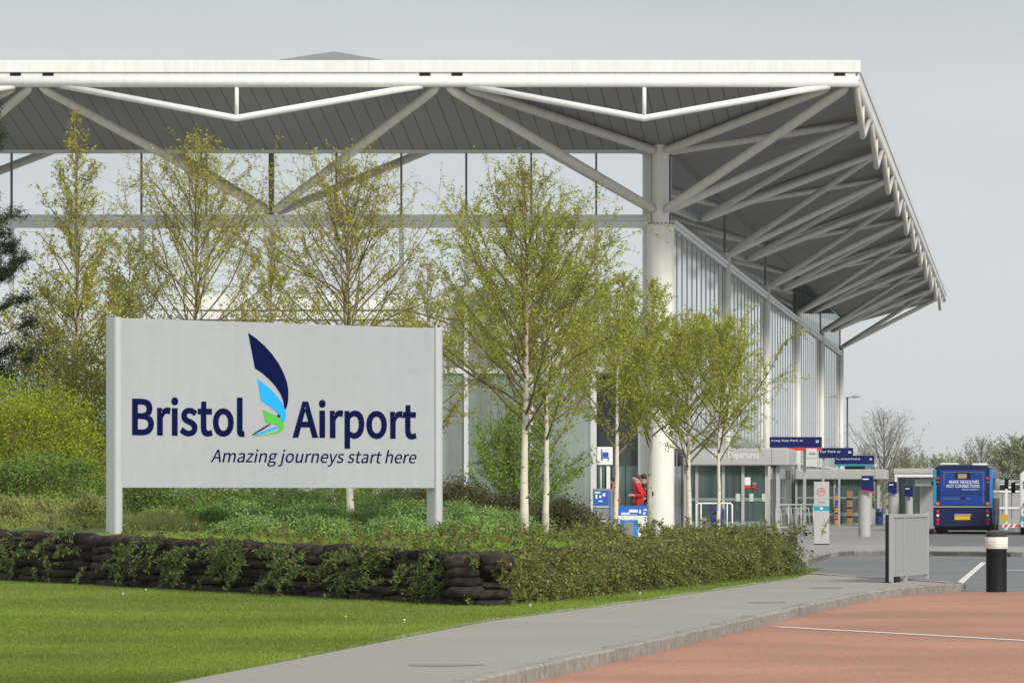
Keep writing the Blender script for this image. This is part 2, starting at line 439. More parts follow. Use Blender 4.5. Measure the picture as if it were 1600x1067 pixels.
# ------------------------------------------------------------------ lettering
GLY = {}
_G = """A426|3 0,68 0,118 157,305 157,354 0,423 0,249 513,176 513|134 208,159 287,172 330,185 373,198 416,210 461,213 461,225 417,238 373,251 330,265 287,289 208;B460|71 0,234 0,313 9,374 37,414 84,429 151,421 198,399 234,366 259,324 273,324 277,356 293,380 319,394 351,399 388,386 446,350 485,294 506,223 513,71 513|135 296,135 462,214 462,267 458,305 443,328 418,335 380,328 344,307 318,268 301,211 296|135 52,135 245,225 245,285 240,329 223,356 194,365 153,355 108,328 76,284 58,225 52;a394|152 -9,186 -5,219 7,250 24,278 46,280 46,286 0,338 0,338 234,331 298,307 347,266 379,207 390,162 385,122 374,87 358,57 340,82 296,106 311,134 324,164 333,196 337,235 329,259 307,271 277,275 241,170 223,97 194,55 153,41 99,50 53,73 19,108 -2|170 43,144 46,122 57,108 75,103 103,112 136,141 163,194 184,275 198,275 92,248 71,222 55,197 46;e388|218 -9,255 -6,288 2,317 14,343 29,321 72,299 59,276 50,252 44,225 42,176 51,137 78,111 120,99 175,356 175,357 183,358 192,358 201,359 211,348 285,319 341,271 377,207 390,143 376,89 336,51 273,36 190,51 106,89 43,147 4|99 221,111 271,136 308,169 331,208 339,248 331,278 309,296 272,303 221;g395|193 -175,272 -164,333 -136,372 -94,385 -43,377 -3,352 25,310 42,253 47,178 47,146 50,125 59,115 72,111 88,113 103,118 114,126 125,136 134,149 128,163 124,178 121,192 120,247 130,291 156,320 198,331 253,329 276,323 298,313 316,300 331,378 331,378 380,246 380,235 384,222 387,208 389,192 390,137 381,92 353,61 311,50 254,54 222,65 193,81 170,99 152,99 149,84 137,71 120,61 101,57 78,60 58,67 40,78 27,92 16,92 13,68 -5,50 -26,39 -49,36 -74,47 -117,79 -149,129 -168|192 164,161 170,135 188,118 217,111 254,118 292,135 320,161 337,192 343,224 337,250 320,267 292,273 254,267 217,249 188,223 170|202 -131,155 -126,121 -113,99 -92,92 -64,94 -48,101 -31,113 -15,130 0,143 -3,156 -4,168 -5,179 -6,245 -6,278 -8,303 -16,317 -31,322 -54,314 -83,289 -107,252 -124;h425|64 0,129 0,129 276,155 301,180 319,205 330,232 334,265 328,287 310,300 278,305 232,305 0,368 0,368 241,361 305,340 352,304 380,252 390,215 385,183 371,153 351,126 326,129 405,129 557,64 557;i193|64 0,129 0,129 380,64 380|97 459,114 462,127 470,136 484,139 501,136 518,127 531,114 540,97 543,79 540,66 531,58 518,55 501,58 484,66 470,79 462;j193|25 -169,73 -161,105 -136,123 -96,129 -43,129 380,65 380,65 -43,63 -75,56 -98,41 -113,18 -118,8 -118,-1 -116,-10 -114,-18 -111,-31 -160,-20 -164,-7 -167,8 -169|97 459,114 462,127 470,136 484,139 501,136 518,127 531,114 540,97 543,79 540,66 531,57 518,54 501,57 484,66 470,79 462;l199|132 -9,144 -9,153 -7,162 -6,169 -4,160 46,155 45,152 44,149 44,146 44,139 46,134 50,130 59,129 71,129 557,64 557,64 76,68 40,80 13,101 -3;m648|64 0,129 0,129 276,154 302,179 320,202 330,224 334,256 328,278 310,291 278,295 232,295 0,359 0,359 276,384 302,409 320,432 330,454 334,486 328,508 310,521 278,525 232,525 0,589 0,589 241,582 305,561 352,525 380,474 390,440 385,408 370,378 347,348 317,333 348,312 370,282 385,243 390,210 385,179 371,151 350,125 325,123 325,117 380,64 380;n427|64 0,129 0,129 276,155 301,180 319,205 330,232 334,265 328,287 310,300 278,305 232,305 0,368 0,368 241,361 305,340 352,304 380,252 390,215 385,182 371,152 350,125 325,123 325,117 380,64 380;o424|212 -9,279 4,335 43,374 106,388 190,374 275,335 337,279 377,212 390,145 377,89 337,51 275,36 190,51 106,89 43,145 4|212 44,167 55,133 84,110 130,102 190,110 250,133 296,167 326,212 336,257 326,292 296,315 250,323 190,315 130,292 84,257 55;p434|64 -160,129 -160,129 -32,127 35,153 16,179 2,206 -6,232 -9,294 5,347 45,383 109,397 196,387 276,358 337,311 376,246 390,213 386,182 374,152 357,125 336,123 336,117 380,64 380|221 45,201 47,178 53,154 65,129 84,129 284,156 307,181 323,206 333,230 336,276 326,307 298,325 253,331 195,322 132,300 85,265 55;r272|64 0,129 0,129 244,150 285,174 313,199 328,224 333,235 332,244 331,252 329,261 326,273 382,264 386,255 388,244 390,232 390,202 384,173 369,147 344,125 311,123 311,117 380,64 380;s328|164 -9,223 0,266 24,293 60,302 104,292 149,265 181,228 202,186 219,155 231,129 245,111 262,104 285,109 306,122 324,144 336,175 340,199 338,221 331,242 320,261 307,292 347,268 363,240 377,209 387,174 390,119 382,78 359,52 324,43 282,53 240,79 210,114 189,154 172,185 160,213 145,233 125,241 100,236 77,222 58,199 45,166 41,134 44,105 53,79 68,53 86,22 43,52 23,86 6,124 -5;t264|183 -9,202 -8,220 -5,237 0,254 5,242 53,231 49,220 46,209 44,198 43,170 48,152 62,142 85,139 116,139 328,243 328,243 380,139 380,139 487,86 487,79 380,19 377,19 328,76 328,76 118,81 66,99 26,133 0;u425|176 -9,212 -4,244 10,274 31,301 60,303 60,308 0,361 0,361 380,298 380,298 111,272 82,247 62,222 50,195 46,162 52,140 70,127 101,123 147,123 380,59 380,59 139,66 75,87 29,124 0;y365|71 -164,121 -154,160 -126,190 -84,213 -32,356 380,293 380,225 169,217 143,209 116,202 88,194 62,190 62,181 89,171 116,162 143,153 169,76 380,9 380,162 -1,153 -29,139 -62,121 -88,97 -105,68 -111,60 -111,52 -109,45 -107,39 -105,26 -156,35 -159,46 -162,58 -163;z333|25 0,312 0,312 52,105 52,306 346,306 380,46 380,46 328,225 328,25 34"""
for _e in _G.split(';'):
    _p = _e.split('|')
    GLY[_p[0][0]] = (int(_p[0][1:]), [[tuple(int(k) for k in q.split()) for q in s.split(',')] for s in _p[1:]])

GLY[' '] = (157, [])
def curve_mesh(polys, depth, bold=0.0):
    cu = bpy.data.curves.new('outline', 'CURVE')
    cu.dimensions = '2D'; cu.fill_mode = 'BOTH'; cu.extrude = depth / 2; cu.offset = bold
    for pl in polys:
        sp = cu.splines.new('POLY'); sp.points.add(len(pl) - 1)
        for i, (x, y) in enumerate(pl): sp.points[i].co = (x, y, 0, 1)
        sp.use_cyclic_u = True
    o = bpy.data.objects.new('outline', cu); C.objects.link(o)
    me = bpy.data.meshes.new_from_object(o.evaluated_get(bpy.context.evaluated_depsgraph_get()))
    bpy.data.objects.remove(o); bpy.data.curves.remove(cu)
    return me

def to_plane(me, org, u, v):
    """outline x,y,z -> org + x*u + y*v + z*n"""
    n = u.cross(v)
    M = Matrix(((u.x, v.x, n.x, org.x), (u.y, v.y, n.y, org.y), (u.z, v.z, n.z, org.z), (0, 0, 0, 1)))
    me.transform(M)
    return me

def glyph_line(text, x0, x1, cap, shear=0.0, bold=0.0, depth=0.006):
    """letters as outlines: from x0 to x1 along the line, capitals `cap` tall"""
    polys, x, k = [], 0, cap / 513.0
    for ch in text:
        a, ps = GLY[ch]
        polys += [[(x + px, py) for px, py in p] for p in ps]
        x += a
    xs = [p[0] + shear * p[1] for pl in polys for p in pl]
    lo, hi = min(xs), max(xs)
    kx = (x1 - x0 - 2 * bold) / (hi - lo)
    return curve_mesh([[(x0 + bold + (px + shear * py - lo) * kx, py * k) for px, py in pl] for pl in polys], depth, bold)

def text_mesh(body, width, height, depth=0.004, bold=0.0, align='LEFT'):
    cu = bpy.data.curves.new('text', 'FONT'); cu.body = body; cu.extrude = depth / 2; cu.offset = bold; cu.resolution_u = 2
    o = bpy.data.objects.new('text', cu); C.objects.link(o)
    me = bpy.data.meshes.new_from_object(o.evaluated_get(bpy.context.evaluated_depsgraph_get()))
    bpy.data.objects.remove(o); bpy.data.curves.remove(cu)
    vs = np.array([v.co[:] for v in me.vertices])
    lo, hi = vs.min(0), vs.max(0)
    sx_, sy_ = width / (hi[0] - lo[0]), height / (hi[1] - lo[1])
    me.transform(Matrix.Diagonal((sx_, sy_, 1, 1)) @ Matrix.Translation((-lo[0], -lo[1], 0)))
    return me

def text_on(parent, body, x, z, y, width, height, m, name='lettering', bold=0.0):
    """text facing -Y, in its thing's own coordinates"""
    me = to_plane(text_mesh(body, width, height, bold=bold), Vector((x, y, z)), Vector((1, 0, 0)), Vector((0, 0, 1)))
    return link(name, me, m, parent)

# ------------------------------------------------------------------ ground, roads, paths
def sheet(name, poly, z, mat_, thick=0.0):
    mb = MB()
    if thick: mb.prism(poly, z - thick, z)
    else: mb.add([(x, y, z) for x, y in poly], [tuple(range(len(poly)))])
    return tag(mb.build(name, mat_), kind='structure')

sheet('ground', [(-1490, -400), (1490, -400), (1490, 2990), (-1490, 2990)], -0.012, PAVE)
sheet('asphalt_road', [(-9, 66), (40, 66), (40, 700), (-9, 700)], -0.004, ASPH)
KERB = [(-5.0, 20), (-4.75, 25), (-4.3, 35), (-3.68, 43.7), (-2.94, 55), (-2.42, 62.9), (-1.9, 66.6), (-1.30, 68.6)]
LAWN_E = [(-7.0, 20), (-6.85, 28), (-6.7, 32.6), (-6.27, 48.6), (-5.3, 58), (-4.55, 67), (-4.04, 73.4), (-3.95, 79.5)]
red_w = [(x + 0.0, y) for x, y in KERB]
sheet('red_paving', red_w + [(-1.2, 69.0), (40, 69.0), (40, 20)], 0.004, RED)
def band(name, pts, wd, z, m):
    """a painted line of width wd along points"""
    mb = MB()
    for (x0, y0), (x1, y1) in zip(pts[:-1], pts[1:]):
        d = Vector((x1 - x0, y1 - y0)).normalized(); n = Vector((-d.y, d.x)) * wd / 2
        mb.add([(x0 - n.x, y0 - n.y, z), (x1 - n.x, y1 - n.y, z), (x1 + n.x, y1 + n.y, z), (x0 + n.x, y0 + n.y, z)], [(0, 1, 2, 3)])
    return tag(mb.build(name, m), kind='structure')
band('road_marking', [(-1.19, 71.0), (-0.93, 99)], 0.13, 0.004, LINE)
band('road_marking', [(-3.02, 50.7), (6, 36.5)], 0.16, 0.010, LINE)
band('road_marking', [(-0.45, 88.5), (6, 87.0)], 0.5, 0.004, LINE)

# the kerb: a run of stones with thin joints, laid as one continuous edging
def kerb_run(name, pts, wd, z0, z1, side=1, step=0.92):
    mb = MB(); pts = [Vector((x, y)) for x, y in pts]
    # resample
    L = [0]
    for a, b in zip(pts[:-1], pts[1:]): L.append(L[-1] + (b - a).length)
    def at(s):
        for i in range(len(pts) - 1):
            if s <= L[i + 1]: return pts[i].lerp(pts[i + 1], (s - L[i]) / (L[i + 1] - L[i]))
        return pts[-1]
    s = 0.0
    rnd = random.Random(5)
    while s < L[-1] - 0.05:
        a, b = at(s + 0.008), at(min(s + step - 0.008, L[-1]))
        d = (b - a).normalized(); n = Vector((-d.y, d.x)) * wd * side
        j = rnd.uniform(-0.005, 0.005); ch = 0.022
        q = n.normalized() * ch
        prof = [(Vector((0, 0)), z0), (Vector((0, 0)), z1 + j - ch), (q, z1 + j), (n, z1 + j), (n, z0)]
        vs = [(p.x + o.x, p.y + o.y, z) for p in (a, b) for o, z in prof]
        k = len(prof)
        fs = [tuple(range(k)), tuple(range(2 * k - 1, k - 1, -1))] + [(i, k + i, k + (i + 1) % k, (i + 1) % k) for i in range(k)]
        mb.add(vs, fs); s += step
    o = mb.build(name, CONC)
    return tag(o, kind='structure')
kerb_run('kerb', KERB + [(-0.95, 69.3)], 0.15, -0.05, 0.14, 1)
path_in = [(x - 0.155, y) for x, y in KERB[:-1]] + [(-1.40, 68.9), (-1.15, 69.5), (-1.35, 70.4)]
sheet('footpath', path_in + [(-1.66, 71.6), (-2.4, 73.6), (-3.5, 76.9), (-4.0, 79.4)] + LAWN_E[::-1][1:], 0.134, PATH, 0.16)
kerb_run('path_edging', [(-1.0, 69.5), (-1.20, 70.6), (-1.62, 71.7), (-2.36, 73.7), (-3.46, 77.0), (-4.3, 80.5), (-4.9, 86)], 0.3, -0.05, 0.145, 1)
kerb_run('lawn_edging', [(x - 0.02, y) for x, y in LAWN_E[:-1]], 0.05, -0.02, 0.150, 1, 1.2)
# worn brown patches on the tarmac
STAIN = mat('rust_stain', (0.25, 0.205, 0.17), 0.9, ns=30, na=0.25)
for cx, cy, rx, ry in ((-5.05, 36.2, 0.36, 0.30), (-3.53, 57.2, 0.30, 0.50), (-3.1, 66.0, 0.3, 0.6)):
    rr = random.Random(int(cy)); n = 26
    sheet('footpath_stain', [(cx + rx * (0.75 + 0.3 * rr.random()) * math.cos(2 * math.pi * i / n), cy + ry * (0.6 + 0.45 * rr.random()) * math.sin(2 * math.pi * i / n)) for i in range(n)], 0.138, STAIN)

# lawn
LAWN = LAWN_E + [(-5.2, 88), (-6.2, 100), (-9, 113), (-60, 113), (-60, 20)]
sheet('lawn', LAWN, 0.14, TURF, 0.1)

# far pavement with its kerb, and the island in front of the bus lane
FAR = [(-4.98, 96), (-4.96, 108), (-4.5, 111.5), (-3.4, 111), (0, 108), (8, 106.5), (30, 106)]
sheet('far_pavement', FAR + [(30, 120), (8, 120), (-2.6, 119.5), (-3.2, 124), (-3.5, 140), (-4.0, 170), (-4.4, 320), (-40, 320), (-40, 114), (-9.2, 114), (-6.4, 100.4), (-5.6, 92)], 0.115, PAVE, 0.12)
kerb_run('far_kerb', [(-5.5, 90.2)] + FAR[:-1] + [(30, 106)], 0.16, -0.05, 0.125, 1)
kerb_run('bus_lane_kerb', [(30, 120), (8, 120), (-2.6, 119.5), (-3.2, 124), (-3.5, 140), (-4.0, 170), (-4.4, 320)], 0.16, -0.05, 0.12, -1)

# the raised bed behind the sack wall
WL0, WC, WR = Vector((-24.0, 81.6)), Vector((-7.16, 54.9)), Vector((-4.47, 78.2))
BED = [(-24.0, 82.0), (-7.20, 55.4), (-4.75, 78.2), (-5.2, 86), (-5.7, 98), (-8.3, 111.5), (-30, 111.5)]
BZ = [0.98, 0.74, 0.72, 0.6, 0.45, 0.45, 0.6]
def bed_mesh():
    cx = sum(p[0] for p in BED) / len(BED); cy = 88.0; cx = -12
    mb = MB(); n = len(BED); m = 8
    ring = []
    for (x0, y0), (x1, y1), za, zb in zip(BED, BED[1:] + BED[:1], BZ, BZ[1:] + BZ[:1]):
        for k in range(m): ring.append((x0 + (x1 - x0) * k / m, y0 + (y1 - y0) * k / m, za + (zb - za) * k / m))
    vs, fs = [], []
    levels = [(1.0, -0.75), (1.0, 0.0), (0.95, 0.04), (0.85, 0.06), (0.6, 0.07), (0.3, 0.08)]
    for s, dz in levels:
        for x, y, z in ring: vs.append((cx + (x - cx) * s, cy + (y - cy) * s, z + dz + (0.02 * math.sin(x * 5 + y * 3) if dz > 0 else 0)))
    N = len(ring)
    for i in range(len(levels) - 1):
        for k in range(N): fs.append((i * N + k, i * N + (k + 1) % N, (i + 1) * N + (k + 1) % N, (i + 1) * N + k))
    vs.append((cx, cy, 0.82)); c = len(vs) - 1
    for k in range(N): fs.append(((len(levels) - 1) * N + k, (len(levels) - 1) * N + (k + 1) % N, c))
    return mb.add(vs, fs)
tag(bed_mesh().build('planting_bed', SOIL, smooth=True), kind='structure')

# a paved terrace in front of the glass front, half a metre up
sheet('terrace', [(-40, 114.5), (-10.2, 114.5), (-10.2, 136), (-40, 136)], 0.44, PAVE, 0.5)

# ------------------------------------------------------------------ the terminal
T = thing('terminal_building', 'large glass airport terminal with white upswept roof eaves on slanting steel struts', 'building', (-11.75, 135, 0))
TO = (-11.75, 135, 0)
def tb(): return MB(TO)
W = 12.62
XE, YE = -5.03, 128.7           # outer roof corner
XS, YS = -11.43, 135.3          # glass planes
XL, YF = -40.0, 274.0
# roof slab and fascia
def roof_parts():
    tb().box(XL, XE - 0.1, YE + 0.1, YF, 14.70, 14.98).build('roof', mat('roof_sheet', (0.45, 0.45, 0.44), 0.6, big=0.1), T)
    f = tb().box(XL, XE, YE - 0.04, YE + 0.10, 14.66, 15.03).build('fascia', WHITE, T, bevel=0.012)
    tb().box(XE - 0.10, XE + 0.02, YE + 0.105, YF, 14.66, 15.02).build('fascia', ALU, T, bevel=0.012)
    # joints in the front fascia
    for k in range(6):
        x = XE - 2.6 - 6.3 * k
        tb().box(x - 0.008, x + 0.008, YE - 0.043, YE + 0.0, 14.67, 15.02).build('fascia_joint', ALU, f)
    tb().box(XL, XE - 0.14, YE + 0.02, YE + 0.12, 14.44, 14.655).build('eave_plate', WHITE, T)
    tb().box(XE - 0.12, XE - 0.02, YE + 0.125, YF - 0.2, 14.44, 14.655).build('eave_plate', ALU, T)
    tb().path([(XL, YE + 0.12, 14.38), (XE - 0.06, YE + 0.12, 14.38)], 0.17, 20).build('eave_tube', WHITE, T, smooth=True)
    tb().path([(XE - 0.16, YE + 0.3, 14.38), (XE - 0.16, YF - 0.3, 14.38)], 0.15, 16).build('eave_tube', STEEL, T, smooth=True)
    for xp in (24, 75, 664, 714, 1312):
        x = P(xp, 120, YE).x
        tb().box(x - 0.17, x + 0.17, YE + 0.005, YE + 0.05, 14.555, 14.645).build('vent_slot', BLACK, T)
    # low pyramid on the roof
    a = 13.0
    vs = [(-25 - a, 150 - a / 3, 15.0), (-25 + a, 150 - a / 3, 15.0), (-25 + a, 150 + a, 15.0), (-25 - a, 150 + a, 15.0), (-25, 151, 17.68)]
    tb().add(vs, [(0, 1, 4), (1, 2, 4), (2, 3, 4), (3, 0, 4)]).build('roof_lantern', mat('lead_grey', (0.2, 0.205, 0.21), 0.6), T)
roof_parts()
# soffits, sloping from the eave down to the wall head, mitred at the corner
zE, zW = 14.50, 12.78
xi, yi = XE - 0.14, YE + 0.12
def soffit(name, quad, up, m):
    vs = quad + [(x, y, z + 0.06) for x, y, z in quad]
    tb().add(vs, [(3, 2, 1, 0), (4, 5, 6, 7), (0, 1, 5, 4), (1, 2, 6, 5), (2, 3, 7, 6), (3, 0, 4, 7)]).build(name, m, T)
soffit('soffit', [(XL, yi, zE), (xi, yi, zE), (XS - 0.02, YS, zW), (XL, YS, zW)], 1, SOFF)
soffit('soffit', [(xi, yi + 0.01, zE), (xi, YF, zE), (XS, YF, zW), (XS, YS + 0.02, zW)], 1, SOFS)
CEIL = mat('ceiling', (0.42, 0.42, 0.41), 0.8, ns=1, na=0.1)
tb().box(XL, XS - 0.3, YS + 0.4, 259, 12.86, 12.92).build('ceiling', CEIL, T)
tb().box(XL, XS - 0.3, YS + 0.4, 259, 0.02, 0.05).build('floor', PAVE, T)
tb().box(-27.2, -27.0, YS + 0.6, 259, 0.05, 12.85).build('inner_wall', mat('inner_wall', (0.5, 0.5, 0.49), 0.8), T)

# corner column
def column(x, y, r0, r1, z1, z2, name='column'):
    c = tb().lathe([(r0, 0), (r0, z1)], x, y, 40).build(name, COLUMN, T)
    smooth_by_angle(c)
    k = tb().lathe([(r0 + 0.035, z1), (r0 + 0.035, z1 + 0.05), (r1 + 0.1, z1 + 0.052), (r1 + 0.1, z1 + 0.09)], x, y, 40).build('flange', COLUMN, c)
    smooth_by_angle(k)
    b = tb()
    for i in range(18):
        a = 2 * math.pi * i / 18
        b.lathe([(0.022, z1 + 0.052), (0.022, z1 + 0.11)], x + (r0 - 0.03) * math.cos(a), y + (r0 - 0.03) * math.sin(a), 6)
    b.build('bolts', mat('rusty_bolt', (0.24, 0.13, 0.09), 0.8), k)
    u = tb().lathe([(r1, z1 + 0.09), (r1, z2)], x, y, 32).build('upper_shaft', COLUMN, c)
    smooth_by_angle(u)
    return c
CX, CY = -11.75, 135.0
column(CX, CY - 0.02, 0.445, 0.28, 10.30, 12.95)

def strut(a, b, r=0.135, m=STEEL, name='strut', n=14):
    a, b = Vector(a), Vector(b); d = (b - a).normalized()
    return tb().path([a, a + d * 0.25, b - d * 0.25, b], [r * 0.55, r, r, r * 0.55], n).build(name, m, T, smooth=True)
ZB, ZT, ZN = 10.80, 12.72, 14.22
nodes_f = [(-5.35 - W * k, YE + 0.2, ZN) for k in range(3)]
# front: corner lower node, then one lower node per bay
fl = [(CX, CY - 0.25, ZB), (-24.40, CY - 0.02, ZB), (-37.0, CY - 0.02, ZB)]
strut((CX + 0.15, CY - 0.25, ZB), (-5.45, YE + 0.3, ZN), 0.15)
strut((CX - 0.15, CY - 0.2, ZB), (nodes_f[1][0] + 0.15, *nodes_f[1][1:]), 0.15)
strut((fl[1][0] + 0.1, *fl[1][1:]), (nodes_f[1][0] - 0.15, *nodes_f[1][1:]), 0.14)
strut((fl[1][0] - 0.1, *fl[1][1:]), (nodes_f[2][0] + 0.15, *nodes_f[2][1:]), 0.14)
strut((fl[2][0] + 0.1, *fl[2][1:]), (nodes_f[2][0] - 0.15, *nodes_f[2][1:]), 0.14)
strut((CX - 0.1, CY - 0.15, ZT), (nodes_f[1][0] + 0.7, YE + 0.35, ZN), 0.14)
strut((CX + 0.1, CY - 0.15, ZT), (-6.0, YE + 0.35, ZN + 0.02), 0.14)
strut((CX + 0.2, CY, ZT), (-5.5, 141.2, ZN), 0.13)
strut((-36.9, CY - 0.1, ZT), (nodes_f[2][0] - 0.7, YE + 0.35, ZN), 0.14)
# side: lower nodes every half bay of the columns, a pair of struts from each
for k in range(11):
    y = 135.0 + 12.6 * k
    x = XS + 0.02
    zb = ZB if k % 2 == 0 else ZB + 0.55
    if k > 0: strut((x, y - 0.1, zb), (-5.42, 135 + 12.6 * k - 6.15, ZN), 0.13, n=10)
    if k > 0: strut((x, y + 0.1, zb), (-5.42, 135 + 12.6 * k + 6.15, ZN), 0.13, n=10)
    else: strut((CX + 0.2, y, ZB), (-5.42, 141.15, ZN), 0.14, n=12)
    if k % 2 == 0 and k > 0:
        strut((x, y - 0.1, ZT), (-5.5, y - 6.2, ZN + 0.02), 0.11, n=10)
        strut((x, y + 0.1, ZT), (-5.5, y + 6.2, ZN + 0.02), 0.11, n=10)
# hanging V trusses under the eave
def vtruss(a, m, b, m_mat, r=0.105):
    v = tb().path([a, m, b], r, 14).build('eave_truss', m_mat, T, smooth=True)
    tb().path([(m[0], m[1], 14.3), (m[0], m[1], m[2] + 0.05)], r * 0.62, 10).build('hanger', m_mat, v, smooth=True)
for k in range(3):
    xm = -11.72 - W * k
    vtruss((xm - 5.45, YE + 0.12, 14.27), (xm, YE + 0.12, 13.25), (xm + 5.75, YE + 0.12, 14.27), WHITE)
for k in range(11):
    ym = 135.0 + 12.6 * k
    vtruss((XE - 0.16, ym - 5.6, 14.3), (XE - 0.16, ym, 13.22), (XE - 0.16, ym + 5.6, 14.3), STEEL, 0.10)

# front glazing: panes in three rows between mullions
PITCH = 2.113
fx = [-12.42 - PITCH * i + 0.0 for i in range(14)]
fx = [-12.28] + [P(930, 300, 135).x - PITCH * i for i in range(13)]
rows = [(10.70, 12.70, GLASS), (5.72, 10.28, GLASS), (0.95, 5.55, GLASSL)]
for (z0, z1, g) in rows:
    for xa, xb in zip(fx[1:], fx[:-1]):
        if z1 < 6 and xb > -13.0: continue
        mid = -16 > xb > -18.6 or (z1 < 6 and xb > -16)
        tb().box(xa + 0.03, xb - 0.03, YS + 0.02, YS + 0.05, z0, z1).build('window_pane', g, T)
for i, x in enumerate(fx):
    wd = 0.05 if i else 0.16
    if i == 6: wd = 0.16
    zlo = 0.44 if not (-14.6 < x < -12.6) else 5.55
    tb().box(x - max(wd, 0.13) / 2, x + max(wd, 0.13) / 2, YS - 0.06, YS + 0.018, max(zlo, 0.44), 10.28).build('mullion', ALU, T)
    tb().box(x - wd / 2, x + wd / 2, YS - 0.05, YS + 0.018, 10.70, 12.70).build('mullion', ALUD if i else ALU, T)
for z0, z1, y0 in ((12.70, 12.86, -0.09), (10.50, 10.70, -0.10), (10.28, 10.495, -0.07), (5.55, 5.72, -0.08), (0.44, 0.95, -0.08)):
    xr = -12.2 if z0 > 5 else -13.9
    tb().box(XL, xr, YS + y0, YS + 0.06, z0, z1).build('transom', ALU, T)
# grey posts between the last pane and the column
tb().box(-12.19, -12.06, YS - 0.14, YS + 0.08, 0.44, 12.70).build('corner_post', ALU, T)
tb().box(-12.055, -11.93, YS - 0.05, YS + 0.08, 0.44, 12.70).build('corner_post', ALUD, T)
tb().box(-12.5, -12.2, YS - 0.12, YS + 0.06, 0.44, 5.55).build('corner_post', ALU, T)
# dark doorway at the foot of the corner
tb().box(-13.85, -12.51, YS + 0.3, YS + 0.34, 0.44, 5.5).build('entrance_glass', GLASSD, T)
tb().box(-13.85, -12.51, YS + 0.20, YS + 0.29, 2.55, 3.15).build('entrance_beam', mat('dark_green_grey', (0.045, 0.06, 0.055), 0.4), T)
for x0, x1, m in ((-13.84, -13.62, GLASST), (-13.56, -13.44, WHITE), (-13.38, -12.95, GLASST), (-12.92, -12.55, GLASST)):
    tb().box(x0, x1, YS + 0.22, YS + 0.28, 0.44, 2.54).build('entrance_door', m, T)
tb().box(-14.05, -13.86, YS - 0.05, YS + 0.06, 0.44, 5.55).build('corner_post', ALU, T)

# side glazing: five bays of fins, posts at the columns
SGL = mat('side_glass', (0.78, 0.84, 0.86), 0.04, metal=0.9, ns=2, na=0.06)
clear = bpy.data.materials.new('clear_glass'); clear.use_nodes = True
_t = clear.node_tree; _b = _t.nodes['Principled BSDF']
_b.inputs['Base Color'].default_value = (0.02, 0.022, 0.024, 1); _b.inputs['Roughness'].default_value = 0.05
_tr = _t.nodes.new('ShaderNodeBsdfTransparent'); _tr.inputs[0].default_value = (0.82, 0.86, 0.85, 1)
_mx = _t.nodes.new('ShaderNodeMixShader'); _mx.inputs[0].default_value = 0.16
_t.links.new(_tr.outputs[0], _mx.inputs[1]); _t.links.new(_b.outputs[0], _mx.inputs[2]); _t.links.new(_mx.outputs[0], _t.nodes['Material Output'].inputs[0])
FIN = mat('fin_grey', (0.24, 0.25, 0.26), 0.5, metal=0.2)
SP = 25.2 / 12
for i in range(60):
    y0 = 135.6 + SP * i
    y1 = y0 + SP
    if y0 > 260: break
    tb().box(XS - 0.05, XS - 0.02, y0 + 0.03, y1 - 0.03, 3.25, 10.25).build('side_pane', SGL, T)
    tb().box(XS - 0.05, XS - 0.02, y0 + 0.03, y1 - 0.03, 0.15, 3.1).build('lower_side_pane', GLASST, T)
    tb().box(XS - 0.05, XS - 0.02, y0 + 0.03, y1 - 0.03, 10.55, 12.72).build('clerestory_pane', clear if i > 33 else SGL, T)
    tb().box(XS - 0.045, XS + 0.0, y0 - 0.03, y0 + 0.03, 0.12, 10.25).build('fin', FIN, T)
for k in range(1, 6):
    y = 135 + 25.2 * k - 0.4
    tb().lathe([(0.14, 0), (0.14, 10.9)], XS + 0.07, y, 20).build('side_column', COLUMN, T, smooth=True)
    tb().box(XS - 0.05, XS + 0.02, y - 0.08, y + 0.08, 10.9, 12.75).build('side_column', ALUD, T)
tb().box(XS - 0.08, XS + 0.10, 135.5, 260.5, 10.27, 10.40).build('side_beam', ALU, T)
tb().box(XS - 0.08, XS + 0.14, 135.5, 260.5, 10.405, 10.54).build('side_beam', ALU, T)
tb().box(XS - 0.06, XS + 0.05, 135.5, 260.5, 3.12, 3.24).build('side_beam', ALU, T)
tb().box(XS - 0.06, XS + 0.05, 135.5, 260.5, 12.72, 12.775).build('side_beam', ALUD, T)
tb().box(XS - 0.10, XS + 0.06, 260.5, 260.8, 0, 10.6).build('end_post', COLUMN, T)
# back wall, only glass above the beam so the sky shows through the far corner
tb().box(XL, XS - 0.12, 260.2, 260.5, 0, 10.5).build('back_wall', mat('back_wall', (0.3, 0.3, 0.3), 0.7), T)
# white clad block standing in front of the glass, with a handrail round its roof
def annex():
    b = tb().box(-26.3, -19.35, 131, 134.9, 0.44, 6.9).build('annex_wall', mat('annex_wall', (0.34, 0.35, 0.35), 0.6, streak=0.1), T)
    tb().box(-26.35, -19.30, 130.9, 134.95, 6.91, 7.88).build('annex_parapet', WHITE, T, bevel=0.03)
    for z in (7.38, 7.08):
        tb().path([(-26.4, 130.5, z), (-19.3, 130.5, z), (-18.9, 130.9, z - 0.1), (-18.0, 134.5, z - 0.45)], 0.028, 8).build('handrail', ALUD, T)
    for i in range(5):
        tb().path([(-26.2 + 1.7 * i, 130.5, 6.8), (-26.2 + 1.7 * i, 130.5, 7.38)], 0.018, 8).build('rail_post', ALUD, T)
annex()

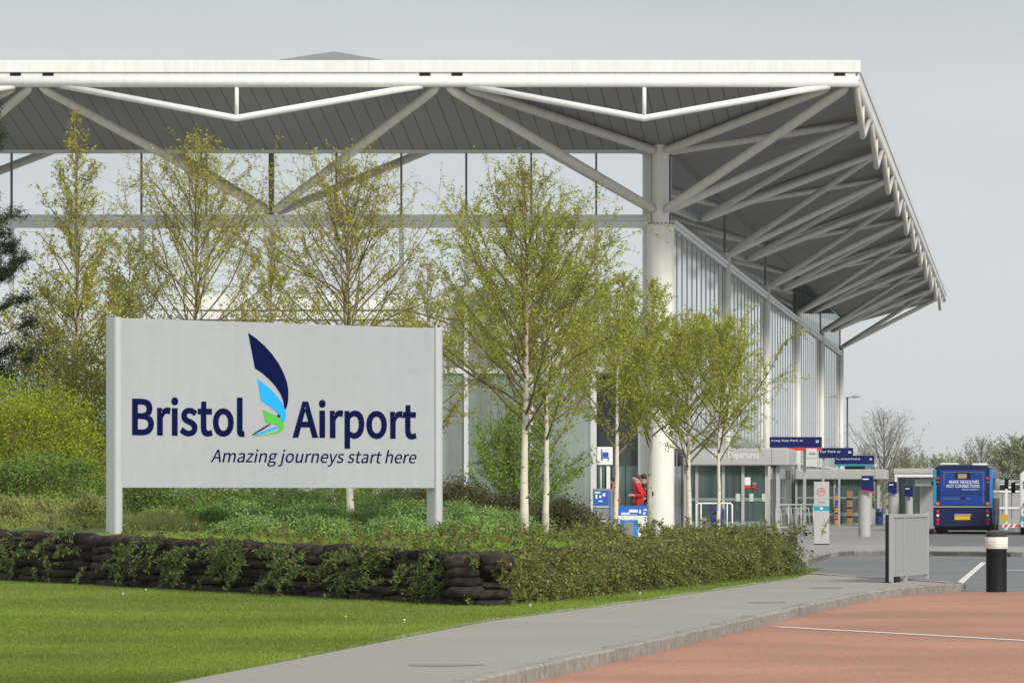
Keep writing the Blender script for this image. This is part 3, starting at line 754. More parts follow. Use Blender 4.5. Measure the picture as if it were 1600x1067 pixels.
# glass porches standing out from the side wall
def portal(Y, x1, zc0, zc1, title, n):
    """porch: grey box canopy over glass doors, facing the camera"""
    x0 = XS + 0.2
    can = tb().box(x0, x1, Y, Y + 4.5, zc0, zc1).build('porch_canopy', PGREY, T, bevel=0.05)
    xs = x1 - 0.55
    tb().box(xs - 0.008, xs + 0.008, Y - 0.004, Y + 0.1, zc0 + 0.02, zc1 - 0.02).build('canopy_joint', ALUD, can)
    tb().box(xs - 0.02, xs + 0.14, Y + 0.02, Y + 0.2, zc0 - 0.07, zc0 - 0.004).build('canopy_lamp', BLACK, can)
    if title:
        me = to_plane(text_mesh(title, 1.48 * n, 0.30), Vector((x0 + 0.95, Y - 0.006, zc0 + 0.17)) - Vector(TO), Vector((1, 0, 0)), Vector((0, 0, 1)))
        link('canopy_lettering', me, WTEXT, can)
    yd = Y + 0.35
    posts = [x0 + 0.05, x0 + 0.42, x0 + 1.3, x0 + 1.95, xs - 0.2]
    for x in posts:
        tb().box(x - 0.05, x + 0.05, yd, yd + 0.12, 0.1, zc0 - 0.002).build('door_post', PGREY, T)
    tb().box(xs + 0.02, xs + 0.10, yd, yd + 0.14, 0.1, zc0 - 0.002).build('door_post', ALUD, T)
    tb().box(xs + 0.12, xs + 0.24, yd, yd + 0.14, 0.1, zc0 - 0.002).build('door_post', PGREY, T)
    for xa, xb in zip(posts[:-1], posts[1:]):
        d = tb().box(xa + 0.052, xb - 0.052, yd + 0.04, yd + 0.06, 0.12, zc0 - 0.004).build('door_glass', GLASST, T)
        for z0, z1 in ((0.12, 0.2), (0.55, 0.72), (1.4, 1.5)):
            tb().box(xa + 0.053, xb - 0.053, yd + 0.03, yd + 0.038, z0, z1).build('manifestation', mat_frost, d)
    return can
mat_frost = mat('frosted_strip', (0.20, 0.26, 0.25), 0.5)
portal(137.6, -7.75, 2.57, 3.14, 'Flight Departures', 1.05)
portal(205.0, -6.75, 2.35, 2.85, None, 1.0)
# notices stuck on the doors of the near porch
for xp, yp, wp, hp, m in ((1168, 752, 9, 13, WTEXT), (1179, 756, 7, 6, GTEXT), (1168, 760, 10, 4.5, RED2), (1179, 760, 7, 4.5, RED2), (1153, 777, 7, 12, mat('pale_notice', (0.45, 0.58, 0.52), 0.6)), (1174, 777, 6.5, 12, MAT['pale_notice']), (1193, 777, 5, 12, MAT['pale_notice'])):
    c = P(xp, yp, 137.95); s_ = 137.95 / F
    tb().box(c.x - wp * s_ / 2, c.x + wp * s_ / 2, 137.955, 137.965, c.z - hp * s_ / 2, c.z + hp * s_ / 2).build('notice', m, T)
# stock standing inside the far porch: orange and blue shelving, brown boxes
SHELF_O = mat('orange_goods', (0.55, 0.22, 0.03), 0.6); BOXB = mat('brown_boxes', (0.28, 0.17, 0.07), 0.8)

# ------------------------------------------------------------------ the airport sign
PL = P(178, 772, 72.0); PL.z = 0
PR = P(691, 772, 76.7); PR.z = 0
SD = (PR - PL).normalized(); SN = Vector((SD.y, -SD.x, 0)); SLEN = (PR - PL).length
SYAW = math.atan2(SD.y, SD.x)
SG = thing('airport_sign', 'big silver board on two posts with blue feather emblem and airport name', 'sign', (PL.x, PL.y, 0), SYAW)
def sg(px, py, front=0.0):
    """sign coordinates (along, up) of a survey pixel on the sign's face"""
    d = Vector(((px - VX) / F, 1.0, -(py - VY) / F)); o = Vector((0, 0, EYE))
    q = PL + SN * front
    t = (q - o).dot(SN) / d.dot(SN)
    p = o + d * t
    return ((p - PL).dot(SD), p.z)
TH = 0.26
z_b = (sg(400, 762)[1]); z_t = sg(400, 503.5)[1]
pw = 0.165
def sg_post(x0):
    # tall post with a rounded front
    pr = []
    for i in range(9):
        a = math.pi * i / 8
        pr.append((x0 + pw / 2 - pw / 2 * math.cos(a), -0.05 * math.sin(a)))
    poly = pr + [(x0 + pw, TH), (x0, TH)]
    o = MB().prism(poly[::-1], 0.55, z_t).build('post', POSTW, SG)
    smooth_by_angle(o, 30)
    MB().prism([(x0 + 0.02, 0.0), (x0 + pw - 0.02, 0.0), (x0 + pw - 0.02, TH - 0.02), (x0 + 0.02, TH - 0.02)], z_t + 0.001, z_t + 0.012).build('post_cap', POSTW, o)
sg_post(0.0); sg_post(SLEN - pw)
panel = MB().box(pw + 0.004, SLEN - pw - 0.004, 0.0, TH - 0.02, z_b, z_t - 0.004).build('panel', SIGNW, SG, bevel=0.006)
UX, UZ = Vector((1, 0, 0)), Vector((0, 0, 1))
def on_sign(name, me, m, y=-0.008):
    to_plane(me, Vector((0, y, 0)), UX, UZ)
    return link(name, me, m, SG)
def words(name, text, l, r, top, shear=0.0, bold=0.0):
    (x0, z0), (x1, z1), (_, zt) = sg(*l), sg(*r), sg(*top)
    me = glyph_line(text, x0, x1, zt - z0, shear, bold)
    on = Vector((0, -0.006, z0))
    to_plane(me, on, UX, UZ)
    return link(name, me, NAVY, SG)
words('lettering', 'Bristol', (206.3, 677.8), (382, 678.9), (214, 624.5), 0.0, 0.021)
words('lettering', 'Airport', (457.5, 681.6), (650.4, 684.4), (478, 629.0), 0.0, 0.021)
words('tagline', 'Amazing journeys start here', (329.4, 721.5), (650.4, 724.6), (338, 702.4), 0.21, 0.001)
def emblem(name, pts, m):
    k = 90 / 534.0
    pl = [sg(380 + x * k, 510 + y * k) for x, y in pts]
    return on_sign(name, curve_mesh([pl], 0.006), m, -0.006)
emblem('feather', [(45, 60), (120, 112), (200, 183), (270, 262), (330, 348), (372, 430), (402, 510), (417, 590), (416, 680), (405, 738), (391, 772), (377, 745), (371, 690), (344, 622), (300, 556), (240, 490), (175, 432), (108, 388)], NAVY)
emblem('feather', [(130, 485), (180, 520), (240, 570), (290, 620), (335, 675), (365, 725), (389, 778), (396, 820), (388, 868), (370, 892), (352, 862), (340, 838), (318, 803), (300, 782), (250, 742), (205, 713), (165, 695)], SKYB)
emblem('feather', [(182, 772), (230, 793), (290, 820), (335, 850), (363, 884), (376, 920), (372, 950), (350, 972), (300, 991), (230, 1004), (150, 1012), (75, 1012), (150, 1005), (230, 993), (290, 976), (325, 957), (335, 932), (315, 914), (270, 900), (205, 887)], LGRN)
emblem('quill', [(310, 830), (333, 805), (346, 825), (330, 850)], NAVY)
emblem('quill', [(75, 1005), (160, 950), (240, 903), (256, 905), (180, 955), (100, 1000)], NAVY)
emblem('quill', [(95, 1003), (200, 965), (300, 925), (325, 934), (310, 946), (220, 979), (130, 1004)], SKYB)

# ------------------------------------------------------------------ plants
def leaf_arrays(pos, size, rng, up=0.0, aspect=0.5):
    """a small pointed leaf at every position"""
    n = len(pos)
    a = rng.normal(size=(n, 3)); a[:, 2] += up
    a /= np.linalg.norm(a, axis=1, keepdims=True)
    b = np.cross(a, rng.normal(size=(n, 3))); b /= np.linalg.norm(b, axis=1, keepdims=True)
    s = (size * rng.uniform(0.65, 1.3, size=(n, 1)))
    v = np.empty((n, 4, 3))
    v[:, 0] = pos - a * s; v[:, 1] = pos + b * s * aspect; v[:, 2] = pos + a * s; v[:, 3] = pos - b * s * aspect
    return v.reshape(-1, 3), np.arange(n * 4).reshape(-1, 4)

def seg_arrays(p0, p1, r0, r1, n=4):
    """open tapered tubes between point pairs"""
    p0, p1 = np.asarray(p0), np.asarray(p1); m = len(p0)
    d = p1 - p0; d /= np.maximum(np.linalg.norm(d, axis=1, keepdims=True), 1e-9)
    ref = np.where(np.abs(d[:, 2:3]) < 0.9, np.array([[0, 0, 1.0]]), np.array([[1.0, 0, 0]]))
    s = np.cross(d, ref); s /= np.linalg.norm(s, axis=1, keepdims=True); t = np.cross(s, d)
    v = np.empty((m, 2, n, 3))
    for k in range(n):
        c, q = math.cos(2 * math.pi * k / n), math.sin(2 * math.pi * k / n)
        o = s * c + t * q
        v[:, 0, k] = p0 + o * np.asarray(r0)[:, None]; v[:, 1, k] = p1 + o * np.asarray(r1)[:, None]
    base = np.arange(m)[:, None] * 2 * n; k = np.arange(n)[None, :]; k2 = (k + 1) % n
    f = np.stack([base + k, base + k2, base + n + k2, base + n + k], axis=2).reshape(-1, 4)
    return v.reshape(-1, 3), f

class Plant:
    """twigs and leaves gathered in a plant's own coordinates"""
    def __init__(self, seed): self.rng = np.random.default_rng(seed); self.s0, self.s1, self.r0, self.r1 = [], [], [], []; self.leaf = []
    def limb(self, p, d, L, r, n=5, up=0.0, wob=0.12, tip=0.25):
        pts = [np.array(p, float)]; d = np.array(d, float); d /= np.linalg.norm(d)
        for i in range(n):
            d = d + self.rng.normal(size=3) * wob + np.array([0, 0, up]); d /= np.linalg.norm(d)
            pts.append(pts[-1] + d * L / n)
        for i in range(n):
            f0, f1 = i / n, (i + 1) / n
            self.s0.append(pts[i]); self.s1.append(pts[i + 1]); self.r0.append(r * (1 - f0 * (1 - tip))); self.r1.append(r * (1 - f1 * (1 - tip)))
        return np.array(pts)
    def at(self, pts, f):
        x = f * (len(pts) - 1); i = min(int(x), len(pts) - 2)
        return pts[i] + (pts[i + 1] - pts[i]) * (x - i), (pts[i + 1] - pts[i]) / (np.linalg.norm(pts[i + 1] - pts[i]) + 1e-9)
    def along(self, pts, n, jit):
        f = self.rng.uniform(0, 1, n) * (len(pts) - 1); i = np.minimum(f.astype(int), len(pts) - 2)
        self.leaf.append(pts[i] + (pts[i + 1] - pts[i]) * (f - i)[:, None] + self.rng.normal(size=(n, 3)) * jit)
    def wood(self, name, m, parent, n=4):
        v, f = seg_arrays(self.s0, self.s1, self.r0, self.r1, n)
        me = np_mesh(name, v, f); me.polygons.foreach_set('use_smooth', [True] * len(me.polygons))
        return link(name, me, m, parent)
    def leaves(self, name, m, parent, size, up=0.0, aspect=0.5):
        pos = np.concatenate(self.leaf)
        v, f = leaf_arrays(pos, size, self.rng, up, aspect)
        return link(name, np_mesh(name, v, f), m, parent)

def birch(label, px, base_px, Y, top_px, rad_px, crown, seed, nl=9000, nb=40, leaf=0.0265, leafm=None, tr=0.075, lean=0.0, twig=None, dens_top=1.0, group='birch trees in the raised bed', low_dens=1.0, cat='tree', name='birch_tree', lateral=0.0, stem=None):
    base = P(px, base_px, Y); s = F / Y
    H = (base_px - top_px) / s; Rr = rad_px / s
    t = thing(name, label, cat, base, 0, group)
    pl = Plant(seed); rng = pl.rng
    # trunk
    n = 14; pts = []
    bx = by = 0.0
    for i in range(n + 1):
        f = i / n
        bx += rng.normal() * 0.012 * H / 7; by += rng.normal() * 0.012 * H / 7
        pts.append(np.array([bx + lean * f * f * H + lateral * math.sin(f * 2.2) , by, f * H * 0.97 - 0.25 * (i == 0)]))
    pts = np.array(pts)
    rr = [tr * (1.25 if i == 0 else 1.0) * (1 - i / n) ** 1.15 + 0.005 for i in range(n + 1)]
    mb = MB(); mb.path([Vector(p) for p in pts], rr, 10)
    trunk = mb.build('trunk', stem or BARK, t, smooth=True)
    ends = []
    ga = rng.uniform(0, 6.28)
    for i in range(nb):
        u = (i + 0.5) / nb
        f = crown + (0.97 - crown) * u ** 0.92
        o, _ = pl.at(pts, f)
        ga += 2.4 + rng.normal() * 0.3
        prof = (0.75 + 0.7 * min(u / 0.14, 1.0)) * (1 - u) ** 0.85 / 1.3 + 0.09
        L = Rr * 1.75 * prof * rng.uniform(0.8, 1.15)
        el = R(38 + 22 * u + rng.normal() * 6)
        d = (math.cos(ga) * math.cos(el), math.sin(ga) * math.cos(el), math.sin(el))
        br = pl.limb(o, d, L, max(0.006, tr * 0.42 * (1 - f) + 0.007), 6, 0.05, 0.09)
        k = max(4, int(9 * prof + 3))
        for j in range(k):
            g = rng.uniform(0.15, 1.0)
            q, dd = pl.at(br, g)
            d2 = dd + rng.normal(size=3) * 0.55
            tw = pl.limb(q, d2, L * rng.uniform(0.22, 0.5) * (1.25 - 0.6 * g), 0.0045, 4, 0.06, 0.16, 0.5)
            ends.append((tw, f))
            for _ in range(3):
                q2, d3 = pl.at(tw, rng.uniform(0.2, 1.0))
                ends.append((pl.limb(q2, d3 + rng.normal(size=3) * 0.6, L * rng.uniform(0.1, 0.22), 0.0028, 2, -0.05, 0.2, 0.6), f))
        ends.append((br[3:], f))
    tot = sum(np.linalg.norm(e[-1] - e[0]) * (low_dens + (dens_top - low_dens) * ff) for e, ff in ends)
    for e, ff in ends:
        c = nl * np.linalg.norm(e[-1] - e[0]) * (low_dens + (dens_top - low_dens) * ff) / tot
        c = int(c) + (rng.random() < c - int(c))
        if c: pl.along(e, c, 0.03)
    pl.wood('branches', twig or TWIG, trunk, 4)
    pl.leaves('crown', leafm or L_BIRCH, t, leaf, 0.1, 0.55)
    return t

birch('tallest full birch, white trunk standing in front of the paired thinner trunk', 818, 834, 82, 246, 145, 0.27, 11, nl=34000, low_dens=1.3, nb=60, tr=0.085, leaf=0.026)
birch('slim white birch close behind the tallest full birch, leaning a little right', 852, 826, 86, 370, 112, 0.26, 12, nl=21000, nb=44, tr=0.068, lean=0.012)
birch('small dense birch whose trunk rises beside the payment machine', 960, 830, 95, 415, 88, 0.28, 13, nl=20000, nb=36, tr=0.062)
birch('pinkish-trunked birch in front of the round white corner column', 1016, 828, 99, 420, 70, 0.30, 14, nl=17000, nb=30, tr=0.06, lean=0.004)
birch('leafy birch in front of the porch with forked low branches', 1077, 830, 101, 488, 92, 0.28, 15, nl=20000, nb=36, tr=0.07)
birch('rightmost birch, thin straight trunk crossing the porch lettering', 1122, 832, 96, 498, 98, 0.32, 16, nl=18000, nb=34, tr=0.048)
birch('sparse birch whose trunk shows under the sign board', 547, 836, 84, 232, 130, 0.42, 17, nl=12000, nb=60, leafm=L_BIRCHY, leaf=0.029, tr=0.08)
birch('sparse many-twigged birch rising behind the middle of the sign', 300, 836, 90, 195, 125, 0.40, 18, nl=12000, nb=58, leafm=L_BIRCHY, leaf=0.030, tr=0.07, lean=0.0)
birch('tall narrow yellow-budded birch behind the left sign post', 118, 836, 97, 140, 72, 0.25, 19, nl=14000, nb=60, leafm=L_BIRCHY, leaf=0.033, tr=0.07, twig=TWIG, low_dens=1.5, dens_top=0.8)
birch('young birch between the narrow birch and the twiggy one', 205, 836, 102, 350, 85, 0.20, 20, nl=13000, nb=44, leafm=L_OLIVE, leaf=0.034, tr=0.055)
birch('short birch at the right edge of the sign board', 668, 836, 97, 392, 75, 0.3, 21, nl=7000, nb=34, leafm=L_BIRCHY, leaf=0.032, tr=0.05)
birch('short birch filling the gap over the sign left of its emblem', 420, 836, 100, 330, 80, 0.3, 28, nl=7500, nb=36, leafm=L_BIRCHY, leaf=0.031, tr=0.05)

def bush(name, label, px, base_px, Y, top_px, rad_px, leafm, seed, nclump=60, per=90, leaf=0.035, cl=0.20, depth=1.0, group=None, cat='shrub', stemm=None, up=0.2, flat=1.0, aspect=0.5):
    """a mound of leaf clumps on short stems: uneven outline, gaps between the clumps"""
    base = P(px, base_px, Y); s = F / Y
    H = (base_px - top_px) / s; Rx = rad_px / s; Ry = Rx * depth
    t = thing(name, label, cat, base, 0, group)
    pl = Plant(seed); rng = pl.rng
    for i in range(nclump):
        a = rng.uniform(0, 2 * math.pi); e = math.asin(rng.uniform(0.0, 1.0)) * flat
        q = rng.uniform(0.72, 1.04)
        c = np.array([Rx * math.cos(a) * math.cos(e) * q, Ry * math.sin(a) * math.cos(e) * q, H * (0.05 + 0.93 * math.sin(e) * q)])
        root = np.array([c[0] * 0.25, c[1] * 0.25, 0.0])
        st = pl.limb(root, c - root, np.linalg.norm(c - root), 0.014, 4, 0.0, 0.04)
        cc = st[-1]; sc = cl * rng.uniform(0.7, 1.4)
        for _ in range(5): pl.limb(cc, rng.normal(size=3) + np.array([0, 0, 0.7]), sc * 1.3, 0.005, 2)
        pl.leaf.append(cc + rng.normal(size=(per, 3)) * np.array([sc, sc, sc * 0.7]))
    k = int(nclump * per * 0.25)     # thinner growth inside
    u = rng.normal(size=(k, 3)); u /= np.linalg.norm(u, axis=1, keepdims=True); u[:, 2] = np.abs(u[:, 2])
    pl.leaf.append(u * rng.uniform(0.2, 0.95, size=(k, 1)) ** 0.5 * np.array([Rx, Ry, H]) * 0.92)
    pl.wood('stems', stemm or TWIG, t, 4)
    pl.leaves('foliage', leafm, t, leaf, up, aspect)
    return t

def vase(name, label, px, base_px, Y, top_px, rad_px, leafm, seed, nst=40, nl=9000, leaf=0.035, spreadz=60):
    """many stems fanning from one foot"""
    base = P(px, base_px, Y); s = F / Y
    H = (base_px - top_px) / s; Rx = rad_px / s
    t = thing(name, label, 'shrub', base)
    pl = Plant(seed); rng = pl.rng; ends = []
    for i in range(nst):
        a = rng.uniform(0, 6.28); f = rng.uniform(0, 1) ** 0.6
        tgt = np.array([Rx * f * math.cos(a), Rx * f * math.sin(a), H * (1.02 - 0.55 * f * f) * rng.uniform(0.75, 1.0)])
        st = pl.limb(np.array([0.12 * math.cos(a), 0.12 * math.sin(a), -0.1]), tgt + np.array([0, 0, -0.15 * H * f]), np.linalg.norm(tgt), 0.014, 7, 0.03, 0.05)
        ends.append(st[2:])
        for j in range(8):
            q, d = pl.at(st, rng.uniform(0.25, 1))
            ends.append(pl.limb(q, d + rng.normal(size=3) * 0.4, H * rng.uniform(0.1, 0.25), 0.005, 3, 0.04, 0.12, 0.5))
    tot = sum(np.linalg.norm(e[-1] - e[0]) for e in ends)
    for e in ends:
        pl.along(e, max(1, int(nl * np.linalg.norm(e[-1] - e[0]) / tot)), 0.03)
    pl.wood('stems', TWIGG, t, 4)
    pl.leaves('foliage', leafm, t, leaf, 0.4)
    return t
vase('leafy_shrub', 'fresh green vase-shaped shrub behind the two white birch trunks', 808, 800, 95, 605, 92, L_BRIGHT, 31, nst=60, nl=13000)
bush('rounded_shrub', 'big rounded yellow-green shrub left of the sign', 52, 800, 88, 590, 118, L_YELG, 32, 260, 95, 0.03, 0.17, 0.9, up=0.5)
bush('rounded_shrub', 'darker green shrub spreading round the foot of the yellow-green shrub', 70, 815, 84, 712, 130, L_MID, 33, 120, 90, 0.034, 0.17, 0.6)
bush('rounded_shrub', 'mid green shrub showing under the sign beside its left post', 225, 835, 82, 752, 92, L_MID, 34, 120, 90, 0.032, 0.14, 0.7)
bush('rounded_shrub', 'yellowish shrub showing under the sign next to the mid green one', 320, 830, 88, 748, 75, L_BRIGHT, 35, 80, 80, 0.032, 0.14, 0.8)
bush('olive_shrub', 'tall olive shrub behind the yellow-green one near the left edge', 60, 830, 98, 430, 85, L_OLIVE, 36, 170, 90, 0.036, 0.25, 0.8)
bush('olive_shrub', 'shaggy olive shrub left of the sign post over the yellow-green shrub', 135, 830, 94, 520, 62, L_OLIVE, 37, 130, 90, 0.036, 0.22, 0.8)
bush('olive_shrub', 'olive shrub just behind the top left corner of the sign', 225, 830, 96, 455, 75, L_OLIVE, 38, 110, 80, 0.036, 0.22, 0.8)
for i, (px, tp, lab) in enumerate(((15, 772, 'pale yellow-green heathery mound at the left edge above the sack wall'), (75, 780, 'pale yellow-green heathery mound under the big rounded shrub'), (135, 770, 'pale yellow-green heathery mound against the left sign post'), (250, 800, 'pale heathery mound under the left end of the sign'))):
    bush('heather_mound', lab, px, 838, 78 + (i % 2), tp, 48, L_PALE, 180 + i, 110, 90, 0.030, 0.08, 0.8, 'pale heathery mounds on the raised bed', up=1.2, aspect=0.3)
# low mounds under and right of the sign
for i, (px, bp, Y, tp, rp, lm, lab) in enumerate((
        (365, 840, 82, 782, 66, L_JUN, 'grey-green juniper mound low under the left half of the sign'),
        (450, 838, 88, 762, 82, L_JUN, 'grey-green juniper mound in the middle under the sign'),
        (600, 838, 90, 766, 85, L_JUN, 'grey-green juniper mound left of the right sign post'),
        (510, 844, 79, 792, 66, L_JUN, 'small juniper mound at the foot of the trunk under the sign'),
        (735, 840, 82, 790, 66, L_JUN, 'light green juniper mound right of the right sign post'),
        (790, 838, 84, 802, 50, L_JUN, 'small juniper mound at the tallest birch trunk'))):
    bush('juniper_shrub', lab, px, bp, Y, tp, rp, lm, 40 + i, 120, 95, 0.034, 0.09, 0.8, 'juniper mounds in the raised bed', up=0.7, aspect=0.34)
for i, (px, bp, Y, tp, rp, lab) in enumerate((
        (715, 838, 93, 750, 70, 'dark bronze shrub right behind the right sign post'),
        (790, 838, 94, 772, 68, 'dark bronze shrub under the vase-shaped green shrub'),
        (880, 838, 91, 782, 56, 'dark bronze shrub ending beside the payment machine'),
        (640, 838, 96, 758, 60, 'dark bronze shrub seen under the right end of the sign'))):
    bush('dark_shrub', lab, px, bp, Y, tp, rp, L_DARK, 50 + i, 120, 90, 0.03, 0.15, 0.7, 'dark bronze shrubs in the raised bed')

for i, (px, bp, Y, tp, rp, lm, lab) in enumerate((
        (330, 844, 78, 800, 52, L_MID, 'low spreading shrub beside the pale dry grass under the sign'),
        (420, 845, 77, 800, 62, L_JUN, 'low juniper mound in front, under the start of the tagline'),
        (480, 842, 82, 788, 60, L_JUN, 'juniper mound just left of the trunk under the sign'),
        (590, 847, 77.5, 800, 62, L_JUN, 'low juniper mound right of the trunk under the sign'),
        (645, 846, 80, 790, 56, L_JUN, 'juniper mound close against the right sign post'),
        (700, 842, 88, 785, 60, L_JUN, 'juniper mound between the right post and the bronze shrubs'),
        (400, 838, 93, 752, 80, L_MID, 'mid green shrub far back under the left half of the sign'),
        (520, 838, 94, 755, 85, L_MID, 'mid green shrub far back under the tagline'),
        (575, 838, 97, 752, 75, L_BRIGHT, 'bright green shrub far back left of the right sign post'),
        (395, 848, 72, 812, 62, L_JUN, 'flat juniper mat close behind the wall under the start of the tagline'),
        (500, 851, 70, 813, 62, L_JUN, 'flat juniper mat close behind the wall under the middle of the tagline'),
        (615, 853, 70, 815, 60, L_JUN, 'flat juniper mat close behind the wall at the foot of the right post'),
        (725, 853, 70, 818, 55, L_JUN, 'flat juniper mat near the wall corner right of the right post'))):
    bush('low_shrub', lab, px, bp, Y, tp, rp, lm, 70 + i, 130, 95, 0.034, 0.09, 0.8, 'low shrubs under the sign', up=0.7, aspect=0.34)

# the conifer at the left edge
def conifer():
    Y = 92.0; base = P(-72, 838, Y); s = F / Y
    t = thing('pine_tree', 'dark pine tree cut by the left edge of the view', 'tree', base)
    H = (838 - 150) / s
    MB().path([(0, 0, -0.2), (0.05, 0, H * 0.5), (0, 0.05, H)], [0.16, 0.1, 0.02], 10).build('trunk', mat('pine_bark', (0.10, 0.07, 0.05), 0.9, ns=12, na=0.3, bump=0.01), t, smooth=True)
    pl = Plant(61); rng = pl.rng
    for i in range(95):
        f = 0.12 + 0.86 * i / 95
        z = H * f
        # two long tiers of boughs with a thinner gap between
        env = 1.75 if f < 0.70 else (0.75 if f < 0.84 else 1.35 * (1 - (f - 0.84) / 0.28))
        a = i * 2.4 + rng.normal() * 0.2
        L = env * rng.uniform(0.75, 1.1)
        br = pl.limb((0, 0, z), (math.cos(a), math.sin(a), 0.12), L, 0.03, 6, 0.05, 0.06)
        for j in range(13):
            q, d = pl.at(br, rng.uniform(0.25, 1))
            tw = pl.limb(q, d + rng.normal(size=3) * 0.6 + np.array([0, 0, 0.35]), 0.34, 0.008, 3, 0.1)
            pl.along(tw, 85, 0.055)
    pl.wood('boughs', TWIGG, t, 4)
    pl.leaves('needles', L_PINE, t, 0.06, 0.5, 0.12)
conifer()

# pale tufted grass on the bed at the left
def tufts(label, x0, x1, seed, n, Y0, Y1, h, zbase):
    rng = np.random.default_rng(seed)
    px = rng.uniform(x0, x1, n); Y = rng.uniform(Y0, Y1, n)
    X = (px - VX) * Y / F
    g = np.floor(X * 5) + np.floor(Y * 4) * 17
    jx, jy = np.sin(g * 12.9) * 0.1, np.sin(g * 78.2) * 0.1
    p0 = np.stack([X + jx, Y + jy, np.full(n, zbase)], 1)
    hh = h * rng.uniform(0.5, 1.15, n) * (0.75 + 0.35 * np.sin(g * 3.7))
    d = rng.normal(size=(n, 3)) * 0.28; d[:, 2] = 1
    p1 = p0 + d * hh[:, None]
    side = rng.normal(size=(n, 3)); side[:, 2] = 0; side /= np.linalg.norm(side, axis=1, keepdims=True)
    w_ = 0.012
    v = np.stack([p0 - side * w_, p0 + side * w_, p1], 1).reshape(-1, 3)
    o = link('ornamental_grass', np_mesh('ornamental_grass', v, np.arange(3 * n).reshape(-1, 3)), L_PALE)
    return tag(o, label, 'grass', None, 'stuff')
tufts('pale tufted grass on top of the sack wall left of the sign', -60, 168, 71, 9000, 77, 83, 0.36, 0.88)
tufts('pale dry grass low under the left end of the sign', 188, 315, 72, 3500, 76, 80, 0.32, 0.95)

# ------------------------------------------------------------------ sack walls
def bag_mesh(L, D, H, rng, nu=19, nv=14):
    """a filled sack: pinched ends, sagging and creased"""
    vs, fs = [], []
    ph = rng.uniform(0, 6.28, 4)
    for i in range(nu):
        f = i / (nu - 1); x = (f - 0.5) * L
        e = (1 - abs(2 * f - 1) ** 4.5) ** 0.5 * 0.86 + 0.14
        e *= 1 + 0.05 * math.sin(f * 7 + ph[0])
        sag = 0.012 * math.sin(f * 5 + ph[1])
        for k in range(nv):
            a = 2 * math.pi * k / nv
            c, s_ = math.cos(a), math.sin(a)
            y = abs(c) ** 0.6 * (1 if c > 0 else -1) * D / 2 * e
            z = abs(s_) ** 0.7 * (1 if s_ > 0 else -1) * H / 2 * e
            cr_ = 1 + 0.07 * math.sin(9 * f + 3 * a + ph[2]) + 0.05 * math.sin(23 * f - 2 * a + ph[3]) + 0.03 * math.sin(41 * f + a)
            vs.append((x, y * cr_, z * cr_ + sag))
    for i in range(nu - 1):
        for k in range(nv):
            a, b = i * nv + k, i * nv + (k + 1) % nv
            fs.append((a, a + nv, b + nv, b))
    fs.append(tuple(range(nv))); fs.append(tuple(range(len(vs) - 1, len(vs) - nv - 1, -1)))
    return vs, fs

def sack_wall(label, A, B, rows, h0, h1, bl, seed, limit=100):
    rng = np.random.default_rng(seed)
    d = (B - A); L = d.length; d.normalize(); nrm = Vector((-d.y, d.x))
    if nrm.y > 0: nrm = -nrm
    t = thing('sack_wall', label, 'wall', (A.x, A.y, 0.12))
    allb = []
    for r in range(rows):
        s = (0.0 if r % 2 == 0 else -bl * 0.5) + rng.uniform(-0.1, 0.1)
        while s < L - 0.1:
            bl_ = bl * rng.uniform(0.8, 1.2)
            s1 = min(s + bl_, L + 0.05)
            if s1 - s > 0.25:
                m = max(0.0, (s + s1) / 2); hh = h0 + (h1 - h0) * m / L
                allb.append((r, max(s, 0), s1, hh, m))
            s = s1
    # the ones at the front of the view first
    allb.sort(key=lambda b: -b[4] if A.y > B.y else b[4])
    rest = MB()
    yaw = math.atan2(d.y, d.x)
    for i, (r, s0, s1, hh, m) in enumerate(allb):
        vs, fs = bag_mesh(s1 - s0 + 0.07, 0.46 * rng.uniform(0.92, 1.08), hh * (rng.uniform(1.0, 1.35) if r < rows - 1 else rng.uniform(1.35, 1.7)), rng)
        c = A + d * ((s0 + s1) / 2) - nrm * (0.20 + 0.018 * r + rng.uniform(-0.02, 0.02))
        z = 0.0 + hh * (r + 0.5) + rng.uniform(-0.012, 0.012)
        tilt = rng.uniform(-0.025, 0.025)
        cy, sy = math.cos(yaw), math.sin(yaw)
        vv = [(c.x - A.x + x * cy - y * sy, c.y - A.y + x * sy + y * cy, z + zz + x * tilt) for x, y, zz in vs]
        if i < limit - 1:
            MB().add(vv, fs).build('sack', BAG, t, smooth=True)
        else: rest.add(vv, fs)
    if rest.v:
        tag(rest.build('farther_sacks', BAG, t, smooth=True), kind='stuff')
    return t
sack_wall('low wall of stacked dark sacks along the lawn below the sign', Vector((-18.6, 73.1)), WC, 6, 0.142, 0.116, 1.3, 81)
sack_wall('low wall of dark sacks running back from the corner, almost hidden by creeping shrubs', WC, WR, 5, 0.134, 0.134, 0.62, 82)
sack_wall('short return of dark sacks round the far end of the raised bed', Vector((-4.78, 78.5)), Vector((-5.3, 85.5)), 5, 0.134, 0.11, 0.6, 83)

